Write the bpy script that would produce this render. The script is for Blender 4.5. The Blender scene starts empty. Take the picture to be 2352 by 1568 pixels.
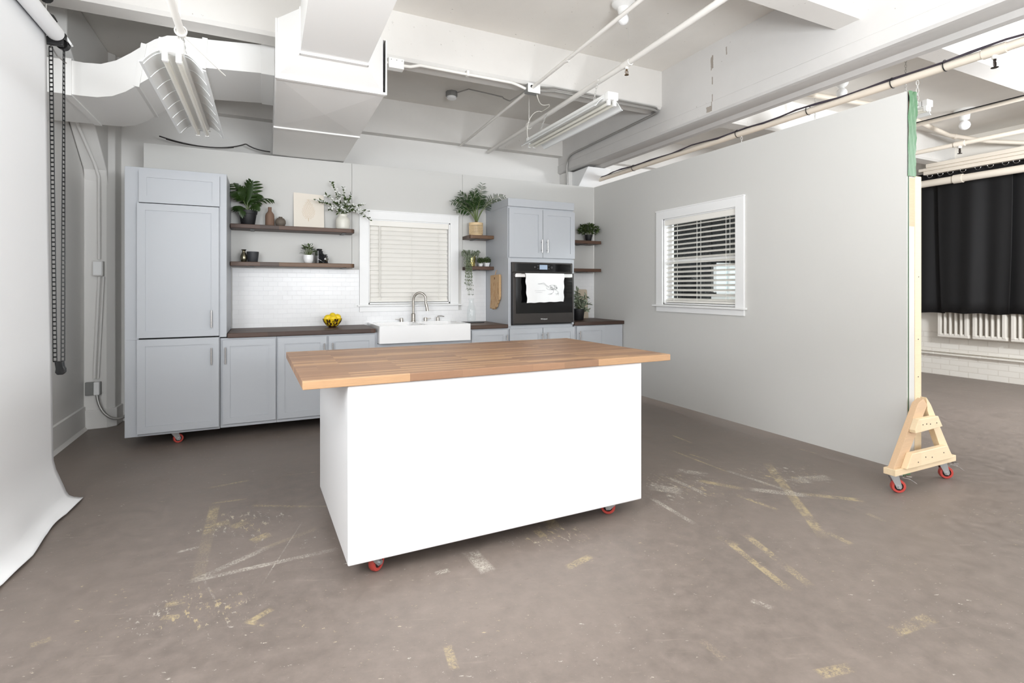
import bpy, math, random
from math import sin, cos, pi, radians, sqrt, atan2
from mathutils import Vector, Matrix
random.seed(7)
SC = bpy.context.scene
COL = SC.collection

# ------------------------------------------------------------------ helpers
class MB:
    """collects polygons; build() links them as ONE mesh object"""
    def __init__(s): s.v = []; s.f = []
    def add(s, vs, fs):
        o = len(s.v); s.v += [tuple(p) for p in vs]; s.f += [tuple(i + o for i in f) for f in fs]; return s
    def box(s, x0, x1, y0, y1, z0, z1, M=None):
        vs = [(x, y, z) for z in (z0, z1) for y in (y0, y1) for x in (x0, x1)]
        if M is not None: vs = [M @ Vector(p) for p in vs]
        return s.add(vs, [(0,2,3,1),(4,5,7,6),(0,1,5,4),(2,6,7,3),(0,4,6,2),(1,3,7,5)])
    def bar(s, p, q, w, h, up=(0,0,1)):
        p = Vector(p); q = Vector(q); d = q - p; L = d.length; d.normalize()
        u = Vector(up); sd = d.cross(u)
        if sd.length < 1e-6: sd = d.cross(Vector((0,1,0)))
        sd.normalize(); u = sd.cross(d)
        M = Matrix((sd, d, u)).transposed().to_4x4(); M.translation = p
        return s.box(-w/2, w/2, 0, L, -h/2, h/2, M)
    def tube(s, pts, r, n=10, closed=False, caps=True):
        pts = [Vector(p) for p in pts]; m = len(pts)
        rs = r if isinstance(r, (list, tuple)) else [r]*m
        T = []
        for i in range(m):
            a = pts[(i-1) % m] if closed or i > 0 else pts[i]
            b = pts[(i+1) % m] if closed or i < m-1 else pts[i]
            t = (b - a)
            T.append(t.normalized() if t.length > 1e-9 else Vector((0,0,1)))
        ref = Vector((0,0,1)) if abs(T[0].z) < .9 else Vector((1,0,0))
        u = (ref - T[0]*ref.dot(T[0])).normalized()
        vs = []
        for i in range(m):
            u = (u - T[i]*u.dot(T[i]))
            u = u.normalized() if u.length > 1e-6 else T[i].orthogonal().normalized()
            w = T[i].cross(u)
            for k in range(n):
                a = 2*pi*k/n
                vs.append(pts[i] + (u*cos(a) + w*sin(a))*rs[i])
        fs = []
        for i in range(m if closed else m-1):
            j = (i+1) % m
            for k in range(n):
                l = (k+1) % n
                fs.append((i*n+k, i*n+l, j*n+l, j*n+k))
        if caps and not closed:
            fs.append(tuple(reversed(range(n)))); fs.append(tuple((m-1)*n+k for k in range(n)))
        return s.add(vs, fs)
    def lathe(s, prof, c=(0,0,0), n=24, M=None, a0=0., a1=2*pi, caps=True):
        """profile [(r, z)] round the z axis"""
        c = Vector(c); full = abs(a1-a0-2*pi) < 1e-6; m = n if full else n+1
        vs = []
        for r, z in prof:
            for k in range(m):
                a = a0 + (a1-a0)*k/n
                p = Vector((r*cos(a), r*sin(a), z))
                if M is not None: p = M @ p
                vs.append(c + p)
        fs = []
        for i in range(len(prof)-1):
            for k in range(n):
                l = (k+1) % m
                fs.append((i*m+k, i*m+l, (i+1)*m+l, (i+1)*m+k))
        if full and caps:
            if prof[0][0] > 1e-5: fs.append(tuple(reversed(range(m))))
            if prof[-1][0] > 1e-5: fs.append(tuple((len(prof)-1)*m+k for k in range(m)))
        return s.add(vs, fs)
    def disc(s, c, axis, r, h, n=16):
        return s.tube([Vector(c) - Vector(axis)*h/2, Vector(c) + Vector(axis)*h/2], r, n)
    def prism(s, poly, axis, a0, a1):
        """extrude a 2D polygon along x ('x': poly=(y,z)), y (poly=(x,z)) or z (poly=(x,y))"""
        def P(u, v, a): return {'x': (a,u,v), 'y': (u,a,v), 'z': (u,v,a)}[axis]
        n = len(poly); vs = [P(u,v,a0) for u,v in poly] + [P(u,v,a1) for u,v in poly]
        fs = [tuple(reversed(range(n))), tuple(range(n, 2*n))]
        for i in range(n):
            j = (i+1) % n; fs.append((i, j, n+j, n+i))
        return s.add(vs, fs)
    def poly(s, pts): return s.add(pts, [tuple(range(len(pts)))])
    def sphere(s, c, r, n=14, sx=1, sy=1, sz=1):
        m = max(5, n//2)
        return s.lathe([(max(1e-6, r*sin(pi*i/m))*1., -r*cos(pi*i/m)*sz) for i in range(m+1)], c, n, Matrix.Diagonal((sx, sy, 1)).to_4x4())
    def move(s, M):
        s.v = [tuple(M @ Vector(p)) for p in s.v]; return s
    def build(s, name, mat, parent=None, bevel=0., smooth=None, loc=None, seg=2):
        """parent given: coordinates are world minus the top-level thing's origin"""
        off = Vector((0,0,0))
        if parent is not None:
            r = parent
            while r.parent: r = r.parent
            off = Vector(r.location)
        elif loc is not None: off = Vector(loc)
        me = bpy.data.meshes.new(name)
        me.from_pydata([tuple(Vector(p) - off) for p in s.v], [], s.f)
        me.validate(); 
        import bmesh
        bm = bmesh.new(); bm.from_mesh(me); (bmesh.ops.remove_doubles(bm, verts=bm.verts[:], dist=1e-5) if smooth is not None else None); bmesh.ops.recalc_face_normals(bm, faces=bm.faces[:]); bm.to_mesh(me); bm.free()
        mats = mat if isinstance(mat, list) else [mat]
        for m in mats: me.materials.append(m)
        if smooth is not None:
            for p in me.polygons: p.use_smooth = True
            try: me.set_sharp_from_angle(angle=radians(smooth))
            except Exception: pass
        o = bpy.data.objects.new(name, me); COL.objects.link(o)
        if parent is not None: o.parent = parent
        else: o.location = off
        if bevel:
            b = o.modifiers.new('Bevel', 'BEVEL'); b.width = bevel; b.segments = seg; b.limit_method = 'ANGLE'; b.angle_limit = radians(40)
        return o

def tag(o, label, cat, group=None, kind=None):
    o['label'] = label; o['category'] = cat
    if group: o['group'] = group
    if kind: o['kind'] = kind
    return o
def thing(name, label, cat, loc=(0,0,0), group=None):
    o = bpy.data.objects.new(name, None); COL.objects.link(o); o.location = loc; o.empty_display_size = .1
    return tag(o, label, cat, group)
def struct(o, label=None, cat=None):
    o['kind'] = 'structure'
    if label: o['label'] = label; o['category'] = cat
    return o
def arc(c, r, a0, a1, n, plane='xz'):
    out = []
    for i in range(n+1):
        a = a0 + (a1-a0)*i/n
        u, v = r*cos(a), r*sin(a)
        out.append({'xz': (c[0]+u, c[1], c[2]+v), 'yz': (c[0], c[1]+u, c[2]+v), 'xy': (c[0]+u, c[1]+v, c[2])}[plane])
    return out
def bez(p0, p1, p2, p3, n=12):
    p0, p1, p2, p3 = map(Vector, (p0, p1, p2, p3)); o = []
    for i in range(n+1):
        t = i/n; o.append(p0*(1-t)**3 + p1*3*t*(1-t)**2 + p2*3*t*t*(1-t) + p3*t**3)
    return o

# ------------------------------------------------------------------ materials
def lin(c): 
    c /= 255.; return c/12.92 if c <= .04045 else ((c+.055)/1.055)**2.4
def rgb(r, g, b): return (lin(r), lin(g), lin(b), 1)
def nt(m): return m.node_tree.nodes, m.node_tree.links
def mat(name, col, rough=.5, metal=0., var=.0, vscale=6., bump=0., bscale=40., spec=.5, trans=0., emit=None, es=1., coat=0., dark=None):
    """principled material; var mixes in a noise-driven tone variation, bump a fine noise relief"""
    m = bpy.data.materials.new(name); m.use_nodes = True; N, L = nt(m); b = N['Principled BSDF']
    b.inputs['Roughness'].default_value = rough; b.inputs['Metallic'].default_value = metal
    b.inputs['Specular IOR Level'].default_value = spec
    b.inputs['Transmission Weight'].default_value = trans
    b.inputs['Coat Weight'].default_value = coat
    c = rgb(*col); b.inputs['Base Color'].default_value = c
    if emit: b.inputs['Emission Color'].default_value = rgb(*emit); b.inputs['Emission Strength'].default_value = es
    tc = N.new('ShaderNodeTexCoord')
    nz = N.new('ShaderNodeTexNoise'); nz.inputs['Scale'].default_value = vscale; nz.inputs['Detail'].default_value = 4
    L.new(tc.outputs['Object'], nz.inputs['Vector'])
    mx = N.new('ShaderNodeMix'); mx.data_type = 'RGBA'
    d = rgb(*dark) if dark else tuple(x*(1-var) for x in c[:3])+(1,)
    mx.inputs[6].default_value = c; mx.inputs[7].default_value = d
    L.new(nz.outputs['Fac'], mx.inputs[0]); L.new(mx.outputs[2], b.inputs['Base Color'])
    if bump:
        n2 = N.new('ShaderNodeTexNoise'); n2.inputs['Scale'].default_value = bscale; n2.inputs['Detail'].default_value = 3
        L.new(tc.outputs['Object'], n2.inputs['Vector'])
        bp = N.new('ShaderNodeBump'); bp.inputs['Strength'].default_value = bump; bp.inputs['Distance'].default_value = .01
        L.new(n2.outputs['Fac'], bp.inputs['Height']); L.new(bp.outputs['Normal'], b.inputs['Normal'])
    return m
def ramp(N, L, src, p0, c0, p1, c1):
    r = N.new('ShaderNodeValToRGB'); e = r.color_ramp.elements
    e[0].position = p0; e[0].color = c0; e[1].position = p1; e[1].color = c1
    L.new(src, r.inputs['Fac']); return r.outputs['Color']
def mth(N, L, op, a, b=None, clamp=False):
    n = N.new('ShaderNodeMath'); n.operation = op; n.use_clamp = clamp
    for i, v in enumerate((a, b)):
        if v is None: continue
        if isinstance(v, (int, float)): n.inputs[i].default_value = v
        else: L.new(v, n.inputs[i])
    return n.outputs[0]
def mixc(N, L, fac, a, b):
    m = N.new('ShaderNodeMix'); m.data_type = 'RGBA'
    for s, v in ((0, fac), (6, a), (7, b)):
        if isinstance(v, (int, float)): m.inputs[s].default_value = v
        elif isinstance(v, tuple): m.inputs[s].default_value = v
        else: L.new(v, m.inputs[s])
    return m.outputs[2]
def noise(N, L, vec, scale, detail=4, rough=.5, sc=None):
    if sc:
        mp = N.new('ShaderNodeMapping'); mp.inputs['Scale'].default_value = sc; L.new(vec, mp.inputs['Vector']); vec = mp.outputs[0]
    n = N.new('ShaderNodeTexNoise'); n.inputs['Scale'].default_value = scale; n.inputs['Detail'].default_value = detail; n.inputs['Roughness'].default_value = rough
    L.new(vec, n.inputs['Vector']); return n.outputs['Fac']
def segmask(N, L, vec, segs, axes='xy'):
    """1 inside any of the straight strips (x0,y0,x1,y1,width) lying in the given plane"""
    out = None
    for x0, y0, x1, y1, w in segs:
        mp = N.new('ShaderNodeMapping'); mp.vector_type = 'TEXTURE'
        cx, cy = (x0+x1)/2, (y0+y1)/2; a = atan2(y1-y0, x1-x0); l = sqrt((x1-x0)**2+(y1-y0)**2)/2 + .01
        mp.inputs['Location'].default_value = (cx, cy, 0); mp.inputs['Rotation'].default_value = (0, 0, a); mp.inputs['Scale'].default_value = (l, w/2, 1)
        L.new(vec, mp.inputs['Vector'])
        ab = N.new('ShaderNodeVectorMath'); ab.operation = 'ABSOLUTE'; L.new(mp.outputs[0], ab.inputs[0])
        sp = N.new('ShaderNodeSeparateXYZ'); L.new(ab.outputs[0], sp.inputs[0])
        v = mth(N, L, 'SUBTRACT', 1.15, mth(N, L, 'MAXIMUM', sp.outputs[0], sp.outputs[1]))
        out = v if out is None else mth(N, L, 'MAXIMUM', out, v)
    return out

def floor_mat():
    m = bpy.data.materials.new('worn_painted_concrete'); m.use_nodes = True; N, L = nt(m); b = N['Principled BSDF']
    tc = N.new('ShaderNodeTexCoord'); v = tc.outputs['Object']
    base = ramp(N, L, noise(N, L, v, .9, 6, .6), .3, rgb(104,95,89), .7, rgb(123,112,105))
    fine = noise(N, L, v, 14, 8, .65)
    base = mixc(N, L, ramp(N, L, fine, .35, (0,0,0,1), .75, (.55,.55,.55,1)), base, rgb(144,132,125))
    base = mixc(N, L, ramp(N, L, noise(N, L, v, 3.2, 8, .7, (1,.4,1)), .58, (0,0,0,1), .8, (.6,.6,.6,1)), base, rgb(100,90,82))
    # trowel / traffic streaks
    mp = N.new('ShaderNodeMapping'); mp.inputs['Rotation'].default_value = (0,0,.35); L.new(v, mp.inputs['Vector'])
    st = noise(N, L, mp.outputs[0], 3, 6, .7, (1,14,1))
    base = mixc(N, L, ramp(N, L, st, .62, (0,0,0,1), .78, (.35,.35,.35,1)), base, rgb(178,166,154))
    # chipped specks of old yellow and white paint, gathered in worn areas
    ch = noise(N, L, mp.outputs[0], 26, 6, .75, (1,1.9,1)); area = noise(N, L, v, .8, 3, .5)
    spk = mth(N, L, 'MULTIPLY', ramp(N, L, ch, .635, (0,0,0,1), .66, (1,1,1,1)), ramp(N, L, area, .40, (0,0,0,1), .60, (1,1,1,1)))
    ch2 = noise(N, L, v, 60, 5, .8, (1,1.4,1)); spk = mth(N, L, 'MAXIMUM', spk, mth(N, L, 'MULTIPLY', ramp(N, L, ch2, .66, (0,0,0,1), .68, (1,1,1,1)), ramp(N, L, noise(N, L, v, 1.7, 3), .45, (0,0,0,1), .6, (1,1,1,1))))
    spc = mixc(N, L, ramp(N, L, noise(N, L, v, 2.2, 2), .45, (0,0,0,1), .55, (1,1,1,1)), rgb(196,178,140), rgb(208,202,192))
    drk = ramp(N, L, noise(N, L, mp.outputs[0], 20, 7, .75, (1,2.4,1)), .60, (0,0,0,1), .72, (.55,.55,.55,1))
    base = mixc(N, L, drk, base, rgb(92,80,72))
    base = mixc(N, L, mth(N, L, 'MULTIPLY', spk, .85), base, spc)
    S = FLOOR_MARKS
    wear = noise(N, L, v, 55, 6, .8); wear2 = noise(N, L, v, 9, 4, .6)
    for kind, col, thr in ((0, rgb(184,166,126), .545), (1, rgb(204,198,187), .575), (2, rgb(154,140,120), .57)):
        k = segmask(N, L, v, [s[:5] for s in S if s[5] == kind])
        k = mth(N, L, 'MULTIPLY', k, 3.0, True)
        w = ramp(N, L, mth(N, L, 'ADD', mth(N, L, 'MULTIPLY', wear, .6), mth(N, L, 'MULTIPLY', wear2, .5)), thr, (0,0,0,1), thr+.07, (.62,.62,.62,1))
        stp = mth(N, L, 'MULTIPLY', ramp(N, L, noise(N, L, v, 130, 3, .8), .46, (0,0,0,1), .56, (.6,.6,.6,1)), ramp(N, L, noise(N, L, v, 6, 5, .7), .38, (0,0,0,1), .56, (1,1,1,1)))
        base = mixc(N, L, mth(N, L, 'MULTIPLY', k, mth(N, L, 'MAXIMUM', w, stp), True), base, col)
    # fields of flaking where several layers of paint show
    fld = mth(N, L, 'MULTIPLY', segmask(N, L, v, [(-1.75,-2.85,-.95,-3.0,.75), (-1.0,-2.95,-.2,-3.15,.6), (-4.1,-2.15,-3.5,-2.5,.5), (-4.2,-2.95,-3.6,-3.2,.45), (-2.7,-3.05,-2.1,-3.2,.35), (-.3,-4.0,.6,-4.4,.5)]), 1.2, True)
    mp2 = N.new('ShaderNodeMapping'); mp2.inputs['Rotation'].default_value = (0,0,-.18); L.new(v, mp2.inputs['Vector'])
    flk = noise(N, L, mp2.outputs[0], 17, 8, .78, (2.6,1,1))
    fk = mth(N, L, 'MULTIPLY', ramp(N, L, mth(N, L, 'ADD', flk, mth(N, L, 'MULTIPLY', fld, .10)), .655, (0,0,0,1), .69, (.75,.75,.75,1)), fld)
    base = mixc(N, L, fk, base, mixc(N, L, ramp(N, L, noise(N, L, v, 5, 2), .42, (0,0,0,1), .58, (1,1,1,1)), rgb(184,166,128), rgb(200,194,184)))
    L.new(base, b.inputs['Base Color'])
    L.new(ramp(N, L, fine, .3, (.42,.42,.42,1), .8, (.62,.62,.62,1)), b.inputs['Roughness'])
    bp = N.new('ShaderNodeBump'); bp.inputs['Strength'].default_value = .08; bp.inputs['Distance'].default_value = .01
    L.new(fine, bp.inputs['Height']); L.new(bp.outputs['Normal'], b.inputs['Normal'])
    return m
FLOOR_MARKS = [(-0.54, -2.91, -1.15, -3.68, 0.055, 0), (-1.16, -2.91, -1.04, -3.1, 0.05, 0), (-0.98, -3.15, -0.78, -3.34, 0.06, 1), (-0.76, -3.33, -0.56, -3.52, 0.05, 0), (-0.86, -2.87, -0.8, -3.3, 0.03, 1), (-0.89, -2.37, -0.88, -2.83, 0.02, 0), (-0.6, -2.04, -0.61, -2.24, 0.02, 0), (-0.83, -2.48, -0.81, -2.62, 0.02, 0), (0.02, -2.74, 0.03, -2.85, 0.02, 0), (-1.31, -2.71, -1.3, -3.04, 0.035, 1), (-1.63, -2.96, -1.65, -3.31, 0.03, 1), (-1.51, -2.85, -1.41, -2.97, 0.1, 1), (-1.15, -2.7, -1.05, -2.83, 0.07, 1), (-0.65, -3.07, -0.54, -3.2, 0.08, 1), (-0.56, -3.16, -0.38, -3.21, 0.09, 1), (-1.14, -3.19, -1.11, -3.39, 0.03, 0), (-1.52, -3.57, -1.63, -3.94, 0.04, 0), (-1.65, -3.56, -1.74, -3.93, 0.035, 0), (-3.93, -2.04, -3.93, -2.38, 0.05, 0), (-3.93, -2.38, -3.93, -2.82, 0.05, 2), (-3.93, -2.83, -3.67, -2.67, 0.035, 1), (-3.67, -2.66, -3.45, -2.56, 0.03, 2), (-3.93, -2.84, -3.41, -2.82, 0.03, 1), (-3.97, -1.69, -3.78, -1.66, 0.025, 0), (-3.93, -1.97, -3.79, -1.98, 0.02, 0), (-3.72, -2.11, -3.47, -2.24, 0.025, 0), (-3.47, -2.24, -3.36, -2.29, 0.02, 2), (-3.72, -2.56, -3.66, -2.52, 0.06, 0), (-3.9, -2.29, -3.85, -2.28, 0.06, 0), (-3.82, -2.35, -3.77, -2.32, 0.06, 0), (-4.01, -2.99, -3.96, -2.99, 0.035, 0), (-4.01, -3.08, -3.98, -3.09, 0.03, 0), (-3.72, -3.24, -3.66, -3.2, 0.03, 0), (-3.73, -3.24, -3.68, -3.28, 0.02, 0), (-2.81, -3.12, -2.8, -3.29, 0.07, 1), (-3.0, -3.22, -2.96, -3.22, 0.03, 1), (-2.32, -2.97, -2.33, -3.06, 0.07, 0), (-2.43, -3.06, -2.43, -3.12, 0.04, 0), (-3.67, -2.95, -3.51, -2.48, 0.006, 1), (-3.9, -2.87, -3.86, -3.0, 0.008, 1), (-4.03, -2.53, -3.97, -2.52, 0.02, 1), (-2.46, -3.42, -2.34, -3.39, 0.04, 0), (-1.65, -3.51, -1.64, -3.59, 0.04, 0), (-1.63, -4.29, -1.45, -4.3, 0.05, 0), (-2.07, -4.31, -1.97, -4.33, 0.04, 0), (-3.11, -3.69, -3.12, -3.78, 0.03, 0), (-4.39, -3.06, -4.36, -3.05, 0.03, 0), (-1.94, -3.95, -1.92, -4.0, 0.03, 1), (-1.12, -3.71, -1.13, -3.81, 0.035, 0), (-2.3, -4.04, -2.3, -4.12, 0.03, 2), (-3.54, -1.66, -3.38, -1.68, 0.02, 2), (-0.71, -3.66, -0.72, -3.74, 0.03, 2)]

def wood_mat(name, c0, c1, stave=(.36,.045), grain=.5, rough=.45, rot=0., c2=None, mortar=.0008):
    """edge-glued staves (brick pattern of random tones) with fine grain along them"""
    m = bpy.data.materials.new(name); m.use_nodes = True; N, L = nt(m); b = N['Principled BSDF']
    tc = N.new('ShaderNodeTexCoord'); v = tc.outputs['Object']
    mp = N.new('ShaderNodeMapping'); mp.inputs['Rotation'].default_value = (0,0,rot); mp.inputs['Location'].default_value = (.137,.013,0); L.new(v, mp.inputs['Vector']); v = mp.outputs[0]
    def brick(off, freq, bw, rh, ca, cb):
        br = N.new('ShaderNodeTexBrick'); br.offset = off; br.offset_frequency = freq; br.squash = 1
        br.inputs['Scale'].default_value = 1; br.inputs['Brick Width'].default_value = bw; br.inputs['Row Height'].default_value = rh
        br.inputs['Mortar Size'].default_value = mortar; br.inputs['Mortar Smooth'].default_value = 0
        br.inputs['Color1'].default_value = ca; br.inputs['Color2'].default_value = cb; br.inputs['Mortar'].default_value = tuple(x*.7 for x in ca[:3])+(1,)
        L.new(v, br.inputs['Vector']); return br.outputs['Color']
    base = brick(.37, 2, stave[0], stave[1], rgb(*c0), rgb(*c1))
    if c2:
        sel = brick(.61, 3, stave[0]*1.7, stave[1], (0,0,0,1), (1,1,1,1))
        base = mixc(N, L, ramp(N, L, sel, .74, (0,0,0,1), .8, (.8,.8,.8,1)), base, rgb(*c2))
    g = noise(N, L, v, 9, 7, .7, (1.2,26,26))
    dk = mixc(N, L, .5, base, rgb(*[x*.62 for x in c0]))
    base = mixc(N, L, ramp(N, L, g, .35, (0,0,0,1), .75, (grain,grain,grain,1)), base, dk)
    L.new(base, b.inputs['Base Color']); b.inputs['Roughness'].default_value = rough
    bp = N.new('ShaderNodeBump'); bp.inputs['Strength'].default_value = .05; bp.inputs['Distance'].default_value = .005
    L.new(g, bp.inputs['Height']); L.new(bp.outputs['Normal'], b.inputs['Normal'])
    return m
def tile_mat():
    m = bpy.data.materials.new('white_subway_tile'); m.use_nodes = True; N, L = nt(m); b = N['Principled BSDF']
    tc = N.new('ShaderNodeTexCoord'); sp = N.new('ShaderNodeSeparateXYZ'); L.new(tc.outputs['Object'], sp.inputs[0])
    cb = N.new('ShaderNodeCombineXYZ'); L.new(sp.outputs[0], cb.inputs[0]); L.new(sp.outputs[2], cb.inputs[1])
    br = N.new('ShaderNodeTexBrick'); br.inputs['Scale'].default_value = 1; br.inputs['Brick Width'].default_value = .082; br.inputs['Row Height'].default_value = .043
    br.inputs['Mortar Size'].default_value = .0014; br.inputs['Mortar Smooth'].default_value = .6
    br.inputs['Color1'].default_value = rgb(240,240,241); br.inputs['Color2'].default_value = rgb(243,243,244); br.inputs['Mortar'].default_value = rgb(233,233,235)
    L.new(cb.outputs[0], br.inputs['Vector']); L.new(br.outputs['Color'], b.inputs['Base Color'])
    b.inputs['Roughness'].default_value = .22; b.inputs['Specular IOR Level'].default_value = .3
    nz = noise(N, L, tc.outputs['Object'], 9, 2)
    h = mth(N, L, 'ADD', mth(N, L, 'MULTIPLY', br.outputs['Fac'], -1.), mth(N, L, 'MULTIPLY', nz, 1.2))
    bp = N.new('ShaderNodeBump'); bp.inputs['Strength'].default_value = .35; bp.inputs['Distance'].default_value = .004
    L.new(h, bp.inputs['Height']); L.new(bp.outputs['Normal'], b.inputs['Normal'])
    return m
def brickwall_mat():
    m = bpy.data.materials.new('white_painted_brick'); m.use_nodes = True; N, L = nt(m); b = N['Principled BSDF']
    tc = N.new('ShaderNodeTexCoord'); sp = N.new('ShaderNodeSeparateXYZ'); L.new(tc.outputs['Object'], sp.inputs[0])
    cb = N.new('ShaderNodeCombineXYZ'); L.new(sp.outputs[1], cb.inputs[0]); L.new(sp.outputs[2], cb.inputs[1])
    br = N.new('ShaderNodeTexBrick'); br.inputs['Scale'].default_value = 1; br.inputs['Brick Width'].default_value = .215; br.inputs['Row Height'].default_value = .075
    br.inputs['Mortar Size'].default_value = .006; br.inputs['Mortar Smooth'].default_value = .5
    br.inputs['Color1'].default_value = rgb(240,236,229); br.inputs['Color2'].default_value = rgb(234,229,221); br.inputs['Mortar'].default_value = rgb(224,218,209)
    L.new(cb.outputs[0], br.inputs['Vector']); b.inputs['Roughness'].default_value = .6
    low = mth(N, L, 'LESS_THAN', sp.outputs[2], .62)     # bare brick below, smooth render above
    L.new(mixc(N, L, low, rgb(238,233,225), br.outputs['Color']), b.inputs['Base Color'])
    nz = noise(N, L, tc.outputs['Object'], 25, 5)
    h = mth(N, L, 'ADD', mth(N, L, 'MULTIPLY', mth(N, L, 'MULTIPLY', br.outputs['Fac'], low), -1.), mth(N, L, 'MULTIPLY', nz, .8))
    bp = N.new('ShaderNodeBump'); bp.inputs['Strength'].default_value = .3; bp.inputs['Distance'].default_value = .006
    L.new(h, bp.inputs['Height']); L.new(bp.outputs['Normal'], b.inputs['Normal'])
    return m
def concrete_mat(name, c, pits=True, patches=None):
    """white-painted board-marked concrete: pinholes, faint patchiness, optional peeled patches in the yz plane"""
    m = bpy.data.materials.new(name); m.use_nodes = True; N, L = nt(m); b = N['Principled BSDF']
    tc = N.new('ShaderNodeTexCoord'); v = tc.outputs['Object']
    base = ramp(N, L, noise(N, L, v, 1.3, 5, .6), .3, rgb(*[x-9 for x in c]), .7, rgb(*c))
    if pits:
        pt = noise(N, L, v, 34, 3, .6); ar = noise(N, L, v, 1.1, 2)
        k = mth(N, L, 'MULTIPLY', ramp(N, L, pt, .70, (0,0,0,1), .73, (1,1,1,1)), ramp(N, L, ar, .5, (0,0,0,1), .62, (1,1,1,1)))
        base = mixc(N, L, mth(N, L, 'MULTIPLY', k, .7), base, rgb(128,118,106))
    if patches:
        sp = N.new('ShaderNodeSeparateXYZ'); L.new(v, sp.inputs[0]); cb = N.new('ShaderNodeCombineXYZ'); L.new(sp.outputs[1], cb.inputs[0]); L.new(sp.outputs[2], cb.inputs[1])
        k = segmask(N, L, cb.outputs[0], patches)
        w = noise(N, L, v, 24, 4, .6)
        k = mth(N, L, 'GREATER_THAN', mth(N, L, 'ADD', mth(N, L, 'MINIMUM', k, 1.), mth(N, L, 'MULTIPLY', w, .7)), .95)
        base = mixc(N, L, k, base, rgb(158,150,141))
    L.new(base, b.inputs['Base Color']); b.inputs['Roughness'].default_value = .65
    bp = N.new('ShaderNodeBump'); bp.inputs['Strength'].default_value = .12; bp.inputs['Distance'].default_value = .01
    L.new(noise(N, L, v, 18, 5), bp.inputs['Height']); L.new(bp.outputs['Normal'], b.inputs['Normal'])
    return m
def glass_mat(name, tint=(235,240,240), rough=0.):
    m = bpy.data.materials.new(name); m.use_nodes = True; N, L = nt(m)
    tr = N.new('ShaderNodeBsdfTransparent'); tr.inputs[0].default_value = rgb(*tint)
    gl = N.new('ShaderNodeBsdfGlossy'); gl.inputs['Roughness'].default_value = rough
    lw = N.new('ShaderNodeLayerWeight'); lw.inputs[0].default_value = .25
    f = mth(N, L, 'ADD', mth(N, L, 'MULTIPLY', mth(N, L, 'POWER', lw.outputs['Facing'], 3.), .5), .025)
    ms = N.new('ShaderNodeMixShader'); L.new(f, ms.inputs[0]); L.new(tr.outputs[0], ms.inputs[1]); L.new(gl.outputs[0], ms.inputs[2])
    L.new(ms.outputs[0], N['Material Output'].inputs[0]); return m

M = {}
M['floor'] = floor_mat()
M['wallgrey'] = mat('pale_grey_wall_paint', (208,207,204), .6, var=.03, vscale=2)
M['ceil'] = concrete_mat('white_ceiling_concrete', (233,229,223))
M['beam'] = concrete_mat('white_beam_concrete', (222,219,215))
M['girder'] = concrete_mat('white_girder_concrete', (209,207,205), True, [(-2.083,3.252,-2.088,3.071,.05),(-2.088,3.056,-2.088,2.959,.02),(-2.088,2.933,-2.088,2.709,.018),(-2.237,3.254,-2.242,3.151,.022),(-2.06,2.80,-2.06,2.74,.12)])
M['plaster'] = mat('white_plaster_paint', (232,230,227), .65, var=.05, vscale=1.5, bump=.1, bscale=20)
M['trim'] = mat('white_trim_paint', (240,240,240), .35, var=.02)
M['cab'] = mat('blue_grey_cabinet_paint', (181,184,189), .42, var=.03, vscale=3)
M['island'] = mat('white_island_paint', (230,230,231), .35, var=.015, vscale=3)
M['porcelain'] = mat('white_fireclay', (244,243,243), .12, coat=.3)
M['duct'] = mat('white_painted_sheet_metal', (240,239,237), .4, var=.05, vscale=1.2)
M['pipe'] = mat('white_painted_pipe', (232,229,224), .45, var=.05, vscale=8)
M['creampipe'] = mat('cream_painted_pipe', (226,216,202), .45, var=.06, vscale=8)
M['greypipe'] = mat('bare_grey_conduit', (168,166,163), .35, .5, var=.1)
M['chain'] = mat('zinc_chain', (206,204,200), .35, .4)
M['shoplight'] = mat('white_enamel', (238,238,236), .3, var=.02)
M['reflector'] = mat('white_reflector_enamel', (228,230,230), .35, var=.04, vscale=4)
M['tubewhite'] = mat('unlit_fluorescent_tube', (226,224,214), .25)
M['cream'] = mat('cream_blind_vinyl', (240,237,231), .4, var=.02)
M['black'] = mat('black_plastic', (20,20,21), .4, var=.2)
M['blackmetal'] = mat('black_painted_metal', (30,30,32), .35, .2)
M['paper'] = mat('white_seamless_paper', (247,247,248), .7, var=.02, vscale=1)
M['brass'] = mat('aged_brass', (120,98,70), .35, .8)
M['sprink'] = mat('dark_bronze', (48,40,36), .35, .6)
M['steel'] = mat('brushed_nickel', (184,178,170), .28, .9, var=.1, vscale=20)
M['handle'] = mat('satin_nickel', (200,196,194), .25, .9)
M['zinc'] = mat('zinc_plate', (196,198,200), .3, .8, var=.1, vscale=30)
M['red'] = mat('red_polyurethane', (190,72,64), .4, var=.12, vscale=30)
M['hub'] = mat('dark_wheel_hub', (38,36,38), .4)
M['butcher'] = wood_mat('butcher_block_acacia', (164,127,98), (138,104,80), (.36,.030), .5, .42, c2=(192,153,114))
M['walnut'] = wood_mat('dark_stained_wood', (78,54,42), (58,40,32), (.42,.03), .85, .5, c2=(96,68,52))
M['walnut2'] = wood_mat('brown_stained_wood', (88,62,45), (66,47,36), (.42,.03), .85, .45, c2=(116,84,56))
M['pine'] = wood_mat('raw_pine', (236,214,180), (228,204,168), (2.5,.3), .35, .6, mortar=0)
M['pine2'] = wood_mat('knotty_pine', (212,180,146), (204,172,138), (2.5,.3), .5, .6, mortar=0)
M['mango'] = wood_mat('mango_wood', (206,170,126), (190,150,106), (2.5,.3), .8, .6, mortar=0)
M['tile'] = tile_mat()
M['brick'] = brickwall_mat()
M['curtain'] = mat('black_blackout_cloth', (25,24,25), .75, var=.15, vscale=3, spec=.3)
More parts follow.
